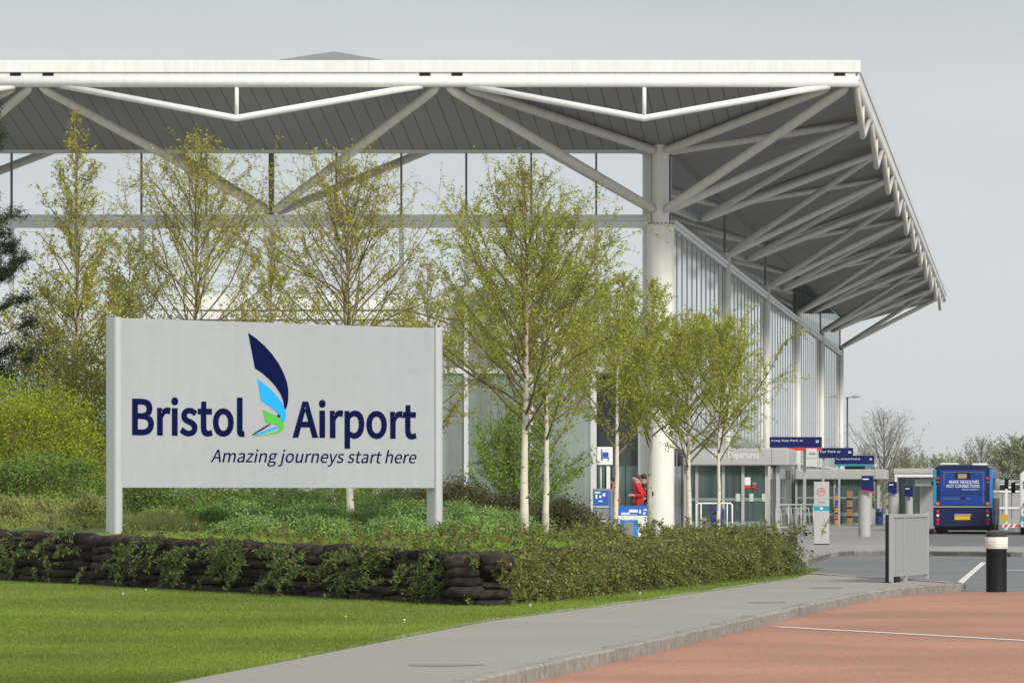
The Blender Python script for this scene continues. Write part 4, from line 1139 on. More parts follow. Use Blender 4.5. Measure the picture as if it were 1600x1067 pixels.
# ------------------------------------------------------------------ creeping shrubs over the wall
def sprays(name, label, cat, roots, leafm, seed, nleaf=34, leaf=0.022, group=None, rad=0.004):
    """arching leafy shoots: roots = list of (point, direction, length, droop)"""
    o0 = Vector(roots[0][0]); c = np.array(o0)
    t = thing(name, label, cat, o0, 0, group)
    pl = Plant(seed); rng = pl.rng
    for p, d, L, dr in roots:
        st = pl.limb(np.array(p) - c, d, L, rad, 6, dr, 0.12, 0.4)
        pl.along(st[1:], nleaf, 0.022)
        for j in range(4):
            q, dd = pl.at(st, rng.uniform(0.2, 0.95))
            s2 = pl.limb(q, dd + rng.normal(size=3) * 0.7, L * rng.uniform(0.2, 0.4), rad * 0.7, 3, dr * 0.5, 0.15, 0.5)
            pl.along(s2, nleaf // 3, 0.018)
    pl.wood('stems', TWIG, t, 3)
    pl.leaves('foliage', leafm, t, leaf, 0.2, 0.5)
    return t

def wall_roots(A, B, s_lo, s_hi, n, seed, ztop, out, zlo=None, Lr=(0.4, 0.85), drop=(-0.34, -0.12), above=0.5):
    rng = np.random.default_rng(seed); d = (B - A).normalized(); nrm = Vector((-d.y, d.x))
    if nrm.y > 0: nrm = -nrm
    res = []
    for i in range(n):
        s = rng.uniform(s_lo, s_hi); z = ztop + rng.uniform(-0.10, 0.06)
        gap = math.sin(s * 1.7 + seed) + 0.8 * math.sin(s * 3.9 + 2 * seed)
        z += 0.05 * gap
        if gap < -0.6 and rng.random() < 0.6: continue
        back = rng.uniform(-0.10, 0.35)
        if zlo is not None and rng.random() > above:
            z = rng.uniform(zlo, ztop); back = -0.06
        p = A + d * s - nrm * back
        dirv = Vector((nrm.x, nrm.y, 0)) * out * rng.uniform(0.5, 1.2) + Vector((d.x, d.y, 0)) * rng.normal() * 0.8 + Vector((0, 0, rng.uniform(0.1, 0.9)))
        res.append(((p.x, p.y, z), tuple(dirv), rng.uniform(*Lr), rng.uniform(*drop)))
    return res
A0 = Vector((-18.6, 73.1)); LW = (WC - A0).length
def s_of(px):   # distance along the lawn wall at a survey pixel column
    best = min(range(400), key=lambda i: abs((A0 + (WC - A0) * (i / 399)).x * F / (A0 + (WC - A0) * (i / 399)).y + VX - px))
    return LW * best / 399
clumps = [(-40, 90, 60, 'leafy creeping shrub on the wall at the left edge'), (90, 160, 16, 'thin creeper on the wall left of the left sign post'),
          (175, 290, 50, 'straggling creeping shrub below the left sign post'), (285, 395, 62, 'wide creeping shrub on the wall under the first letters of the sign'),
          (335, 380, 14, 'narrow strip of creeper hanging beside the wide creeping shrub'), (425, 500, 40, 'creeping shrub hanging from the wall top under the emblem'),
          (520, 610, 70, 'thick creeping shrub on the wall under the tagline'), (615, 700, 34, 'creeping shrub on the wall below the right sign post'),
          (690, 752, 22, 'creeping shrub at the front corner of the sack wall')]
for i, (a, b, n, lab) in enumerate(clumps):
    sa, sb = s_of(a), s_of(b); m = (sa + sb) / 2 / LW
    zt = 0.98 - 0.20 * m
    sprays('creeping_shrub', lab, 'shrub', wall_roots(A0, WC, sa, sb, int(n * 0.62), 90 + i, zt, 0.8, 0.35, (0.25, 0.6), (-0.5, -0.15), 0.35), L_COTD, 90 + i, 24, 0.028, 'creeping shrubs on the sack wall')
hl = (WR - WC).length
for i, (a, b, n, lab, lm) in enumerate(((0.01, 0.30, 170, 'near stretch of creeping cotoneaster beside the wall corner', L_COT), (0.30, 0.64, 210, 'middle stretch of creeping cotoneaster covering the wall along the path', L_COT), (0.64, 0.88, 170, 'far stretch of creeping cotoneaster below the porch', L_COT), (0.885, 0.965, 80, 'dark rounded end of the creeping cotoneaster by the road', L_COTD))):
    r = wall_roots(WC, WR, a * hl, b * hl, n * 2, 110 + i, 0.74 - (0.02 if i < 3 else 0.08), 0.7, 0.26, (0.3, 0.9), (-0.46, -0.14), 0.42)
    sprays('cotoneaster_hedge', lab, 'hedge', r, lm, 110 + i, 30, 0.026, 'creeping cotoneaster along the path')
# wisps standing up along the top of the bed
for i, (px, py, Y, n, lab) in enumerate(((470, 842, 70, 34, 'loose upright cotoneaster on the wall top under the emblem'), (590, 850, 66, 40, 'loose upright cotoneaster on the wall top left of the right post'), (760, 850, 66, 40, 'loose upright cotoneaster on the bed right of the right post'), (230, 838, 72, 30, 'loose upright cotoneaster on the wall top just right of the left sign post'), (400, 842, 69, 34, 'loose upright cotoneaster on the wall top below the first word of the tagline'), (530, 848, 65, 34, 'loose upright cotoneaster on the wall top below the last words of the tagline'), (690, 852, 60, 40, 'loose upright cotoneaster on the wall top in front of the right sign post'), (80, 834, 75, 34, 'loose upright cotoneaster on the wall top near the left edge'), (335, 838, 72, 26, 'loose upright cotoneaster on the wall top under the first letters'),
        (850, 842, 72, 60, 'low golden cotoneaster on the bed in front of the dark bronze shrubs'), (960, 840, 76, 60, 'low golden cotoneaster on the bed before the payment machine'), (1070, 838, 80, 70, 'low golden cotoneaster on the bed before the corner column'), (1170, 840, 82, 60, 'low golden cotoneaster on the bed before the porch'))):
    rng = np.random.default_rng(130 + i); c = P(px, py, Y); c.z = 0.80
    r = [((c.x + rng.normal() * 0.55, c.y + rng.normal() * 1.6, c.z - 0.05), (rng.normal() * 0.7, rng.normal() * 0.7, 1.0), rng.uniform(0.25, 0.5), -0.12) for _ in range(n)]
    sprays('cotoneaster', lab, 'shrub', r, L_COT, 130 + i, 26, 0.026, 'cotoneaster tufts on the raised bed')

def bed_grass():
    rng = np.random.default_rng(15); n = 80000
    s = rng.random(n); A = np.array([A0.x, A0.y]); B = np.array([WC.x, WC.y]); d = (B - A) / np.linalg.norm(B - A); nn = np.array([-d[1], d[0]])
    if nn[1] < 0: nn = -nn
    q = rng.random(n) ** 1.3 * 6.0 + 0.35
    xy = A + (B - A) * s[:, None] + nn * q[:, None]
    inside = xy[:, 0] < np.interp(xy[:, 1], [WC.y, WR.y], [WC.x, WR.x]) - 0.3
    xy = xy[inside]; s = s[inside]; n = len(xy)
    p0 = np.concatenate([xy, (0.93 - 0.20 * s)[:, None]], 1)
    p0[:, 2] = np.minimum(p0[:, 2], 0.88)
    d3 = rng.normal(size=(n, 3)) * 0.5; d3[:, 2] = 1
    p1 = p0 + d3 * rng.uniform(0.03, 0.09, n)[:, None]; p0[:, 2] -= 0.08
    side = rng.normal(size=(n, 3)); side[:, 2] = 0; side /= np.linalg.norm(side, axis=1, keepdims=True)
    v = np.stack([p0 - side * 0.006, p0 + side * 0.006, p1], 1).reshape(-1, 3)
    tag(link('bed_grass', np_mesh('bed_grass', v, np.arange(3 * n).reshape(-1, 3)), L_BRIGHT), 'bright grass on the raised bed just behind the top of the sack wall', 'grass', None, 'stuff')
bed_grass()

# ------------------------------------------------------------------ lawn blades
def lawn_blades():
    rng = np.random.default_rng(7)
    n = 420000
    Y = 31 + (83 - 31) * rng.random(n) ** 1.45
    Xr = np.interp(Y, [p[1] for p in LAWN_E], [p[0] for p in LAWN_E]) - 0.01
    Xl = np.maximum(-1625.0 * Y / F, np.where(Y > 54.9, -99, -99))
    X = Xl + (Xr - Xl) * rng.random(n)
    # only where no wall stands
    wx1 = np.interp(Y, [54.9, 73.1], [WC.x, A0.x]); wx2 = np.interp(Y, [54.9, 78.4], [WC.x, WR.x])
    ok = (Y < 54.9) | (X < wx1 - 0.02) | (X > wx2 + 0.03)
    X, Y = X[ok], Y[ok]; n = len(X)
    p0 = np.stack([X, Y, np.full(n, 0.138)], 1)
    d = rng.normal(size=(n, 3)) * 0.45; d[:, 2] = 1
    p1 = p0 + d * rng.uniform(0.018, 0.042, n)[:, None]
    side = rng.normal(size=(n, 3)); side[:, 2] = 0; side /= np.linalg.norm(side, axis=1, keepdims=True)
    wd = 0.0045
    v = np.stack([p0 - side * wd, p0 + side * wd, p1], 1).reshape(-1, 3)
    tag(link('grass', np_mesh('grass', v, np.arange(3 * n).reshape(-1, 3)), L_GRASS), 'short mown grass of the lawn in front of the sack wall', 'grass', None, 'stuff')
    # a few daisies and a dandelion
    for nm, lab, m, pts in (('daisy', 'tiny white daisy in the lawn near the sack wall', WTEXT, [(228, 921), (192, 927), (828, 945), (885, 930), (632, 968), (1000, 926)]), ('dandelion', 'yellow dandelion flower in the lawn left of the wall corner', mat('dandelion_yellow', (0.7, 0.5, 0.02), 0.6), [(540, 963)])):
        for px, py in pts:
            Yd = 1.44 * F / (py - VY); c = Vector(((px - VX) * Yd / F, Yd, 0.145))
            o = MB(c).lathe([(0.002, c.z), (0.004, c.z + 0.03), (0.016, c.z + 0.035), (0.014, c.z + 0.045)], c.x, c.y, 8).build(nm, m)
            tag(o, lab if len(pts) == 1 else 'tiny white daisy in the lawn', 'flower', 'daisies in the lawn' if len(pts) > 1 else None)
lawn_blades()

# ------------------------------------------------------------------ bollard, pole, guard rail by the kerb
def bollard():
    c = P(1557, 925, 0); Y = EYE * F / (925 - VY); c = P(1557, 925, Y); c.z = 0.0
    t = thing('bollard', 'black bollard with cream reflective band at the edge of the red paving', 'bollard', c)
    r = 0.172
    smooth_by_angle(MB().lathe([(r + 0.01, -0.02), (r, 0.02), (r, 0.72)], 0, 0, 32).build('post', BLACK, t))
    smooth_by_angle(MB().lathe([(r + 0.012, 0.721), (r + 0.018, 0.73), (r + 0.018, 0.90), (r + 0.012, 0.912)], 0, 0, 32).build('reflective_band', CREAM, t))
    smooth_by_angle(MB().lathe([(r, 0.913), (r + 0.004, 0.99), (r - 0.02, 1.015), (0.05, 1.03)], 0, 0, 32).build('cap', mat('bollard_cap', (0.045, 0.035, 0.032), 0.5), t))
bollard()
YG = 69.9
c = P(1386.5, 772, YG)
t = thing('marker_post', 'thin black post at the near end of the grey guard rail', 'post', (c.x, YG, 0.134))
smooth_by_angle(MB().lathe([(0.034, 0), (0.034, 1.12), (0.028, 1.14)], 0, 0, 14).build('shaft', BLACK, t))
MB().lathe([(0.07, 0), (0.07, 0.015)], 0, 0, 16).build('base_plate', BLACK, t)
def guard_rail():
    a, b = P(1392.5, 772, YG), P(1448, 772, 72.7); a.z = b.z = 0.0
    d = b - a; L = d.length
    t = thing('guard_rail', 'grey pedestrian guard rail panel with perforated sheet beside the kerb', 'railing', (a.x, a.y, 0.134), math.atan2(d.y, d.x))
    for x in (0.0, L): MB().box(x - 0.035, x + 0.035, -0.035, 0.035, 0, 1.16).build('post', GALV, t, bevel=0.006)
    MB().box(0.036, L - 0.036, -0.025, 0.025, 1.09, 1.15).build('top_rail', GALV, t, bevel=0.005)
    MB().box(0.036, L - 0.036, -0.02, 0.02, 0.10, 0.14).build('bottom_rail', GALV, t)
    for k in (1, 2): MB().box(L * k / 3 - 0.02, L * k / 3 + 0.02, -0.022, 0.022, 0.141, 1.089).build('stile', GALV, t)
    for k in range(3):
        MB().box(L * k / 3 + 0.037, L * (k + 1) / 3 - 0.037, -0.004, 0.004, 0.141, 1.089).build('infill_panel', MESHG, t)
    MB().box(0.25, 0.62, -0.02, 0.03, 0.0, 0.098).build('foot_block', BLACK, t)
    MB().box(1.1, 1.2, -0.02, 0.03, 0.0, 0.098).build('foot_block', GALV, t)
guard_rail()

# ------------------------------------------------------------------ signs and furniture along the pavement
def totem():
    Y = 124.0; c = P(1283.5, 772, Y)
    t = thing('totem_sign', 'pale information totem with red no-smoking ring and teal band', 'sign', (c.x, Y, 0.115))
    MB().box(-0.225, 0.225, 0, 0.16, 0.03, 1.88).build('body', mat('totem_white', (0.44, 0.44, 0.425), 0.45, streak=0.06), t, bevel=0.01)
    MB().box(-0.22, 0.22, 0.01, 0.15, 0, 0.028).build('base', BLACK, t)
    MB().box(-0.226, 0.226, -0.004, 0.164, 1.02, 1.155).build('band', TEAL, t)
    ring = [(0.125 * math.cos(i * math.pi / 16), 0.125 * math.sin(i * math.pi / 16)) for i in range(32)]
    inner = [(0.095 * math.cos(i * math.pi / 16), 0.095 * math.sin(i * math.pi / 16)) for i in range(32)]
    link('ring', to_plane(curve_mesh([ring, inner], 0.004), Vector((-0.01, -0.004, 1.58)), UX, UZ), mat('ring_red', (0.72, 0.10, 0.06), 0.5), t)
    MB().box(-0.085, 0.065, -0.006, -0.002, 1.575, 1.605).build('cigarette', GTEXT, t)
    MB().box(0.0, 0.02, -0.006, -0.002, 1.612, 1.65).build('smoke', GTEXT, t)
    MB().box(-0.222, 0.222, -0.003, -0.001, 1.355, 1.385).build('seam', PGREY, t)
    MB().box(-0.11, 0.10, -0.004, -0.001, 1.25, 1.275).build('small_print', GTEXT, t)
    MB().box(-0.045, 0.045, -0.008, -0.0045, 1.055, 1.12).build('symbol', WTEXT, t)
totem()

def hanging_sign(label, x0, x1, y0, y1, Y, strip, text, ysplit=None, post_px=None, stripc=None, group='blue direction signs over the pavement', base_px=None):
    a, b = P(x0, y1, Y), P(x1, y0, Y); wd, ht = b.x - a.x, b.z - a.z
    xp = P(post_px, 0, Y).x
    t = thing('direction_sign', label, 'sign', (xp, Y, 0.11), 0, group)
    o = (xp, Y, 0.11)
    MB(o).box(xp - 0.05, xp + 0.05, Y + 0.08, Y + 0.18, 0.11, b.z).build('post', GALV, t, bevel=0.01)
    MB(o).box(a.x, b.x, Y, Y + 0.075, a.z, b.z).build('board', SIGNB, t, bevel=0.006)
    if strip:
        MB(o).box(P(strip[0], 0, Y).x, P(strip[1], 0, Y).x, Y + 0.005, Y + 0.07, a.z - strip[2], a.z - 0.002).build('edge_strip', stripc or RED2, t)
    if text:
        me = to_plane(text_mesh(text, wd * 0.60, ht * 0.24), Vector((a.x + wd * 0.04, Y - 0.004, a.z + ht * 0.52)) - Vector(o), UX, UZ)
        link('lettering', me, WTEXT, t)
    s = ht * 0.26
    q = b.x - wd * 0.06 - s
    icon = MB(o).box(q, q + s, Y - 0.006, Y - 0.001, a.z + ht * 0.48, a.z + ht * 0.48 + s * 0.8)
    icon.build('symbol', WTEXT, t)
    MB(o).box(q + s * 0.2, q + s * 0.8, Y - 0.009, Y - 0.0065, a.z + ht * 0.48 + s * 0.35, a.z + ht * 0.48 + s * 0.65).build('symbol_window', SIGNB, t)
    return t
sgn = hanging_sign('nearest and largest blue hanging sign, red strip under its edge', 1202.5, 1284, 682.5, 699, 150, (1229, 1283.5, 0.11), 'Long Stay Park at', post_px=1257)
o = tuple(sgn.location)
for ya, yb in ((700.5, 714.5), (717, 728.5)):
    a, b = P(1259.5, yb, 149.9), P(1276.5, ya, 149.9)
    q = MB(o).box(a.x, b.x, 149.85, 149.97, a.z, b.z).build('white_plate', mat('plate_white', (0.6, 0.6, 0.57), 0.5) if 'plate_white' not in MAT else MAT['plate_white'], sgn)
a, b = P(1264, 710, 149.8), P(1274, 707.5, 149.8)
MB(o).box(a.x, b.x, 149.842, 149.848, a.z, b.z).build('small_print', GTEXT, sgn)
hanging_sign('middle blue hanging sign, white lettering, partly behind the nearest one', 1279, 1333, 699.5, 715.5, 175, None, 'Car Park ar', post_px=1286)
s3 = hanging_sign('farthest blue hanging sign with teal lower edge and a dark display under it', 1304, 1366, 711.5, 725, 196, (1304.5, 1365.5, 0.09), 'Coaches', post_px=1311, stripc=TEAL)
o = tuple(s3.location); a, b = P(1320, 733, 196), P(1351, 727.5, 196)
MB(o).box(a.x, b.x, 196.02, 196.06, a.z, b.z).build('display', BLACK, s3)

def flag_totem(label, px, base_px, wpx, top_px, fl, Y, red=True):
    s = F / Y; c = P(px, base_px, Y)
    t = thing('stop_pillar', label, 'pillar', (c.x, Y, 0.11), 0, 'grey stop pillars with blue flags')
    w2 = wpx / s / 2; zt = P(0, top_px, Y).z - 0.11
    smooth_by_angle(MB().lathe([(w2, 0), (w2, zt), (w2 * 0.8, zt + 0.03)], 0, 0.3, 24).build('pillar', PGREY, t))
    fx0, fx1, fy0, fy1 = fl
    x0, x1 = P(fx0, 0, Y).x - c.x, P(fx1, 0, Y).x - c.x; z0, z1 = P(0, fy1, Y).z - 0.11, P(0, fy0, Y).z - 0.11
    k = MB().add([(x0, -0.04, z0 + 0.05), (x1, -0.04, z0 - 0.02), (x1, -0.04, z1), (x0, -0.04, z1), (x0, 0.0, z0 + 0.05), (x1, 0.0, z0 - 0.02), (x1, 0.0, z1), (x0, 0.0, z1)], [(0, 1, 2, 3), (7, 6, 5, 4), (0, 4, 5, 1), (1, 5, 6, 2), (2, 6, 7, 3), (3, 7, 4, 0)]).build('flag', SIGNB, t)
    MB().box(x0 + 0.04, x0 + (x1 - x0) * 0.6, -0.046, -0.041, z1 - 0.14, z1 - 0.10).build('small_print', WTEXT, k)
    if red: MB().add([(x0, -0.041, z0 + 0.0), (x1, -0.041, z0 - 0.07), (x1, -0.041, z0 - 0.022), (x0, -0.041, z0 + 0.048), (x0, 0.0, z0 + 0.0), (x1, 0.0, z0 - 0.07), (x1, 0.0, z0 - 0.022), (x0, 0.0, z0 + 0.048)], [(0, 1, 2, 3), (7, 6, 5, 4), (0, 4, 5, 1), (1, 5, 6, 2), (2, 6, 7, 3), (3, 7, 4, 0)]).build('flag_edge', RED2, k)
flag_totem('grey stop pillar with red-edged blue flag, nearest of the three', 1350, 843, 19, 768, (1346, 1365, 743, 767), 148)
flag_totem('grey stop pillar with small blue flag right of the far porch', 1396, 830, 17, 771, (1387.5, 1401.5, 752.5, 771), 172, False)
flag_totem('farthest grey stop pillar, blue flag, close to the bus', 1420, 826, 12, 775, (1413, 1426.5, 759, 776), 185, False)

def bin_(label, px, y0, y1, wpx, Y, m):
    s = F / Y; c = P(px, y1, Y); h = (y1 - y0) / s; w2 = wpx / s / 2
    t = thing('litter_bin', label, 'bin', (c.x, Y, max(c.z, 0.12)), 0)
    smooth_by_angle(MB().lathe([(w2 * 0.9, 0), (w2, 0.05), (w2, h * 0.8), (w2 * 1.04, h * 0.82), (w2 * 0.75, h * 0.97), (w2 * 0.3, h)], 0, 0, 24).build('drum', m, t))
    MB().box(-w2 * 0.55, w2 * 0.55, -w2 * 1.03, -w2 * 0.6, h * 0.55, h * 0.72).build('mouth', BLACK, t)
bin_('blue litter bin in front of the porch doors', 1121, 792, 822, 22, 134.5, mat('bin_blue', (0.015, 0.04, 0.24), 0.4))
bin_('grey litter bin under the white hoop rail', 1099, 808, 832, 13, 133.5, mat('bin_grey', (0.17, 0.17, 0.17), 0.5))
bin_('dark blue bin beside the farthest pavement', 1374, 794, 820, 12, 160, mat('bin_navy', (0.025, 0.045, 0.16), 0.4))
# white hoop rail in front of the porch
Yr = 133.0; a = P(1088, 0, Yr).x; b = P(1144, 0, Yr).x; zt = P(0, 786, Yr).z
t = thing('hoop_rail', 'white tubular hoop rail in front of the porch', 'railing', (a, Yr, 0.1))
MB((a, Yr, 0.1)).path([(a, Yr, 0.1), (a, Yr, zt - 0.05), (a + 0.05, Yr, zt), (b - 0.05, Yr, zt), (b, Yr, zt - 0.05), (b, Yr, 0.1)], 0.028, 10).build('hoop', WHITE, t, smooth=True)
for q in (0.13, 0.86): MB((a, Yr, 0.1)).path([(a + (b - a) * q, Yr, zt), (a + (b - a) * q, Yr, 0.45)], 0.02, 8).build('drop_bar', WHITE, t, smooth=True)

# payment machine and the square sign over it (both on the terrace)
def pay_machine():
    Y = 124.0; x0, x1 = P(926, 0, Y).x, P(955, 0, Y).x; c = (x0, Y, 0.44)
    t = thing('payment_machine', 'grey payment machine with blue lit panel standing at the corner of the terminal', 'machine', c)
    wd = x1 - x0; zt = P(0, 763, Y).z - 0.44
    g = mat('machine_grey', (0.22, 0.225, 0.22), 0.5, ns=5, na=0.06)
    MB().box(0, wd, 0, 0.5, 0, zt).build('cabinet', g, t, bevel=0.015)
    k = MB().box(wd * 0.07, wd * 0.83, -0.012, -0.001, zt - 0.50, zt - 0.06).build('panel', mat('panel_blue', (0.03, 0.10, 0.42), 0.4), t)
    for x, z, w_, h_ in ((0.12, 0.40, 0.3, 0.05), (0.16, 0.22, 0.1, 0.14), (0.36, 0.25, 0.12, 0.08), (0.55, 0.30, 0.14, 0.1), (0.33, 0.12, 0.2, 0.04)):
        MB().box(wd * x, wd * (x + w_), -0.016, -0.0125, zt - 0.5 + z * 0.9, zt - 0.5 + (z + h_) * 0.9).build('panel_print', WTEXT, k)
    MB().box(wd * 0.05, wd * 0.87, -0.03, -0.001, zt - 0.56, zt - 0.525).build('shelf', mat('machine_shelf', (0.55, 0.53, 0.48), 0.5), t)
    MB().box(wd * 0.2, wd * 0.72, -0.01, -0.001, zt - 0.93, zt - 0.90).build('slot', BLACK, t)
    MB().box(wd * 0.18, wd * 0.74, -0.04, -0.001, zt - 0.99, zt - 0.94).build('tray', MAT['machine_shelf'], t)
    MB().box(wd * 0.86, wd * 0.99, -0.01, -0.001, zt - 0.9, zt - 0.08).build('side_strip', mat('strip_blue', (0.08, 0.14, 0.34), 0.5), t)
pay_machine()
def trolley_sign():
    Y = 126.0; a, b = P(933, 726, Y), P(957, 698, Y)
    c = (a.x, Y, 0.44)
    t = thing('trolley_sign', 'square white sign with blue trolley symbol on a thin pole', 'sign', c)
    MB(c).box(a.x, b.x, Y, Y + 0.08, a.z, b.z).build('board', WHITE, t, bevel=0.01)
    MB(c).path([(a.x + 0.10, Y + 0.12, 0.44), (a.x + 0.10, Y + 0.12, b.z)], 0.028, 10).build('pole', GALV, t, smooth=True)
    w_, h_ = b.x - a.x, b.z - a.z
    B = mat('trolley_blue', (0.03, 0.07, 0.42), 0.5)
    for x0, x1, z0, z1 in ((0.36, 0.74, 0.44, 0.70), (0.26, 0.33, 0.35, 0.86), (0.33, 0.80, 0.36, 0.42), (0.30, 0.36, 0.22, 0.33), (0.70, 0.76, 0.22, 0.33)):
        MB(c).box(a.x + w_ * x0, a.x + w_ * x1, Y - 0.008, Y - 0.001, a.z + h_ * z0, a.z + h_ * z1).build('symbol', B, t)
trolley_sign()
def trolley_bay():
    Y = 115.2; a, b = P(966, 826, Y), P(1015.5, 790, Y); c = (a.x, Y, 0.44)
    t = thing('trolley_bay', 'trolley bay barrier with bright blue header board beside the round column', 'barrier', c)
    B = mat('bay_blue', (0.03, 0.13, 0.55), 0.45)
    zt = b.z
    z1 = P(0, 805, Y).z
    hd = MB(c).box(a.x, b.x, Y, Y + 0.06, z1, zt).build('header_board', B, t, bevel=0.006)
    wd = b.x - a.x
    for x0, x1, z0, z1_ in ((0.10, 0.36, 0.12, 0.30), (0.34, 0.62, 0.30, 0.62), (0.08, 0.58, 0.05, 0.10), (0.66, 0.72, 0.2, 0.6), (0.78, 0.86, 0.12, 0.34), (0.80, 0.90, 0.5, 0.66), (0.92, 0.97, 0.2, 0.5)):
        MB(c).box(a.x + wd * x0, a.x + wd * x1, Y - 0.006, Y - 0.001, z1 + (zt - z1) * z0, z1 + (zt - z1) * z1_).build('header_print', WTEXT, hd)
    MB(c).box(a.x, b.x, Y + 0.01, Y + 0.05, 0.44, z1 - 0.003).build('lower_panel', WHITE, t)
    q = P(0, 812, Y).z
    MB(c).box(a.x + wd * 0.05, a.x + wd * 0.62, Y, Y + 0.008, 0.46, q).build('blue_decal', mat('decal_blue', (0.02, 0.22, 0.60), 0.45), t)
    arch = [(0.13 * math.cos(math.pi * i / 12), 0.14 * math.sin(math.pi * i / 12)) for i in range(13)]
    xm = a.x + wd * 0.33
    MB(c).prism_y([(xm + 0.13, 0.46)] + [(xm + x, q - 0.16 + z) for x, z in arch] + [(xm - 0.13, 0.46)], Y - 0.012, Y - 0.002).build('grey_arch', mat('arch_grey', (0.22, 0.23, 0.24), 0.5), t)
    for x in (a.x + 0.03, b.x - 0.03): MB(c).box(x - 0.03, x + 0.03, Y + 0.062, Y + 0.12, 0.44, zt - 0.02).build('post', GALV, t)
trolley_bay()

# row of luggage trolleys behind a rail
def trolley(name_i, x, y, lab):
    t = thing('luggage_trolley', lab, 'trolley', (x, y, 0.115), R(-70), 'luggage trolleys by the porch')
    MB().path([(0, 0, 0.22), (0.75, 0, 0.16)], 0.022, 8).path([(0, 0.4, 0.22), (0.75, 0.4, 0.16)], 0.022, 8).path([(0.02, 0, 0.2), (0.02, 0.4, 0.2)], 0.02, 8).path([(0.75, 0, 0.16), (0.75, 0.4, 0.16)], 0.02, 8).build('base_frame', GALV, t, smooth=True)
    MB().path([(0.02, 0.0, 0.2), (-0.22, 0.0, 0.98), (-0.22, 0.4, 0.98), (0.02, 0.4, 0.2)], 0.02, 8).build('back_frame', GALV, t, smooth=True)
    MB().box(-0.06, 0.75, 0.05, 0.35, 0.225, 0.25).build('deck', GALV, t)
    MB().bar((-0.15, 0.2, 0.78), (-0.03, 0.2, 0.42), 0.36, 0.012, (0, 1, 0)).build('basket_panel', PGREY, t)
    for wx, wy in ((0.06, 0.03), (0.06, 0.37), (0.68, 0.2)):
        w_ = MB(); prof = [(wx + 0.075 * math.cos(2 * math.pi * k / 14), 0.078 + 0.075 * math.sin(2 * math.pi * k / 14)) for k in range(14)]
        w_.prism_y(prof, wy - 0.02, wy + 0.02).build('wheel', BLACK, t)
for i, (px, Y, lab) in enumerate(((1222, 150, 'luggage trolley parked closest to the porch post'), (1243, 150.5, 'luggage trolley parked in front of the white building post'), (1232, 158, 'luggage trolley farther back in the parked row'), (1250, 158, 'luggage trolley nearest the pale totem'))):
    trolley(i, P(px, 0, Y).x, Y, lab)
Yh = 147.0; a = P(1212, 0, Yh).x; b = P(1290, 0, Yh + 4).x
t = thing('handrail', 'pale grey handrail in front of the luggage trolleys', 'railing', (a, Yh, 0.11))
zt = P(0, 788.5, Yh).z
MB((a, Yh, 0.11)).path([(a, Yh, zt), (b, Yh + 4, zt)], 0.03, 10).build('top_rail', GALV, t, smooth=True)
MB((a, Yh, 0.11)).path([(a, Yh, 0.45), (b, Yh + 4, 0.45)], 0.02, 10).build('lower_rail', GALV, t, smooth=True)
for k in range(5): MB((a, Yh, 0.11)).path([(a + (b - a) * k / 4, Yh + k, 0.11), (a + (b - a) * k / 4, Yh + k, zt)], 0.028, 10).build('post', GALV, t, smooth=True)

# goods inside the far porch (parts of a shelf unit each)
def shelf(label, px0, px1, y0, y1, Y, m, rows):
    a, b = P(px0, y1, Y), P(px1, y0, Y); c = (a.x, Y, 0.115)
    t = thing('goods_rack', label, 'rack', c)
    MB(c).box(a.x, b.x, Y + 0.3, Y + 0.34, 0.115, b.z).build('back', ALUD, t)
    n = len(rows); h = (b.z - 0.13) / n
    for i, rm in enumerate(rows):
        z = 0.13 + h * i
        MB(c).box(a.x, b.x, Y + 0.02, Y + 0.298, z, z + 0.02).build('shelf', GALV, t)
        MB(c).box(a.x + 0.03, b.x - 0.03, Y + 0.04, Y + 0.26, z + 0.021, z + h * 0.78).build('goods', rm, t)
BLU = mat('blue_goods', (0.03, 0.06, 0.30), 0.6); ORR = mat('red_goods', (0.55, 0.07, 0.03), 0.6)
shelf('rack of orange, red and blue goods left of the far porch door', 1304, 1312, 762, 821, 203.6, None, [SHELF_O, ORR, SHELF_O, BLU, SHELF_O, BLU])
shelf('rack of brown boxes in the far porch doorway', 1322, 1333, 764, 821, 204.4, None, [BOXB, BOXB, BOXB, BOXB])

# lamp post
Y = 268.0; c = P(1324, 772, Y)
t = thing('lamp_post', 'slim dark lamp post with one flat arm beyond the terminal end', 'lamp', (c.x, Y, 0.1))
zt = P(0, 621, Y).z - 0.1
MB().path([(0, 0, 0), (0, 0, zt)], [0.075, 0.05], 12).build('pole', ALUD, t, smooth=True)
MB().path([(-0.12, 0, zt - 0.02), (0.35, 0, zt + 0.02)], 0.035, 8).build('arm', GALV, t, smooth=True)
MB().path([(0.3, 0, zt + 0.04), (0.42, 0, zt + 0.06), (0.8, 0, zt + 0.09), (0.93, 0, zt + 0.06)], [0.03, 0.085, 0.095, 0.03], 12).build('lantern', WHITE, t, smooth=True)
Y = 380.0; c = P(1427, 772, Y)
t = thing('radio_mast', 'thin far mast standing right of the bare tree', 'mast', (c.x, Y, 0))
MB().path([(0, 0, 0), (0, 0, P(0, 671, Y).z)], [0.06, 0.03], 8).build('shaft', GALV, t, smooth=True)
MB().bar((-0.2, 0, P(0, 677, Y).z), (0.2, 0, P(0, 677, Y).z), 0.03, 0.03).build('antenna', GALV, t)

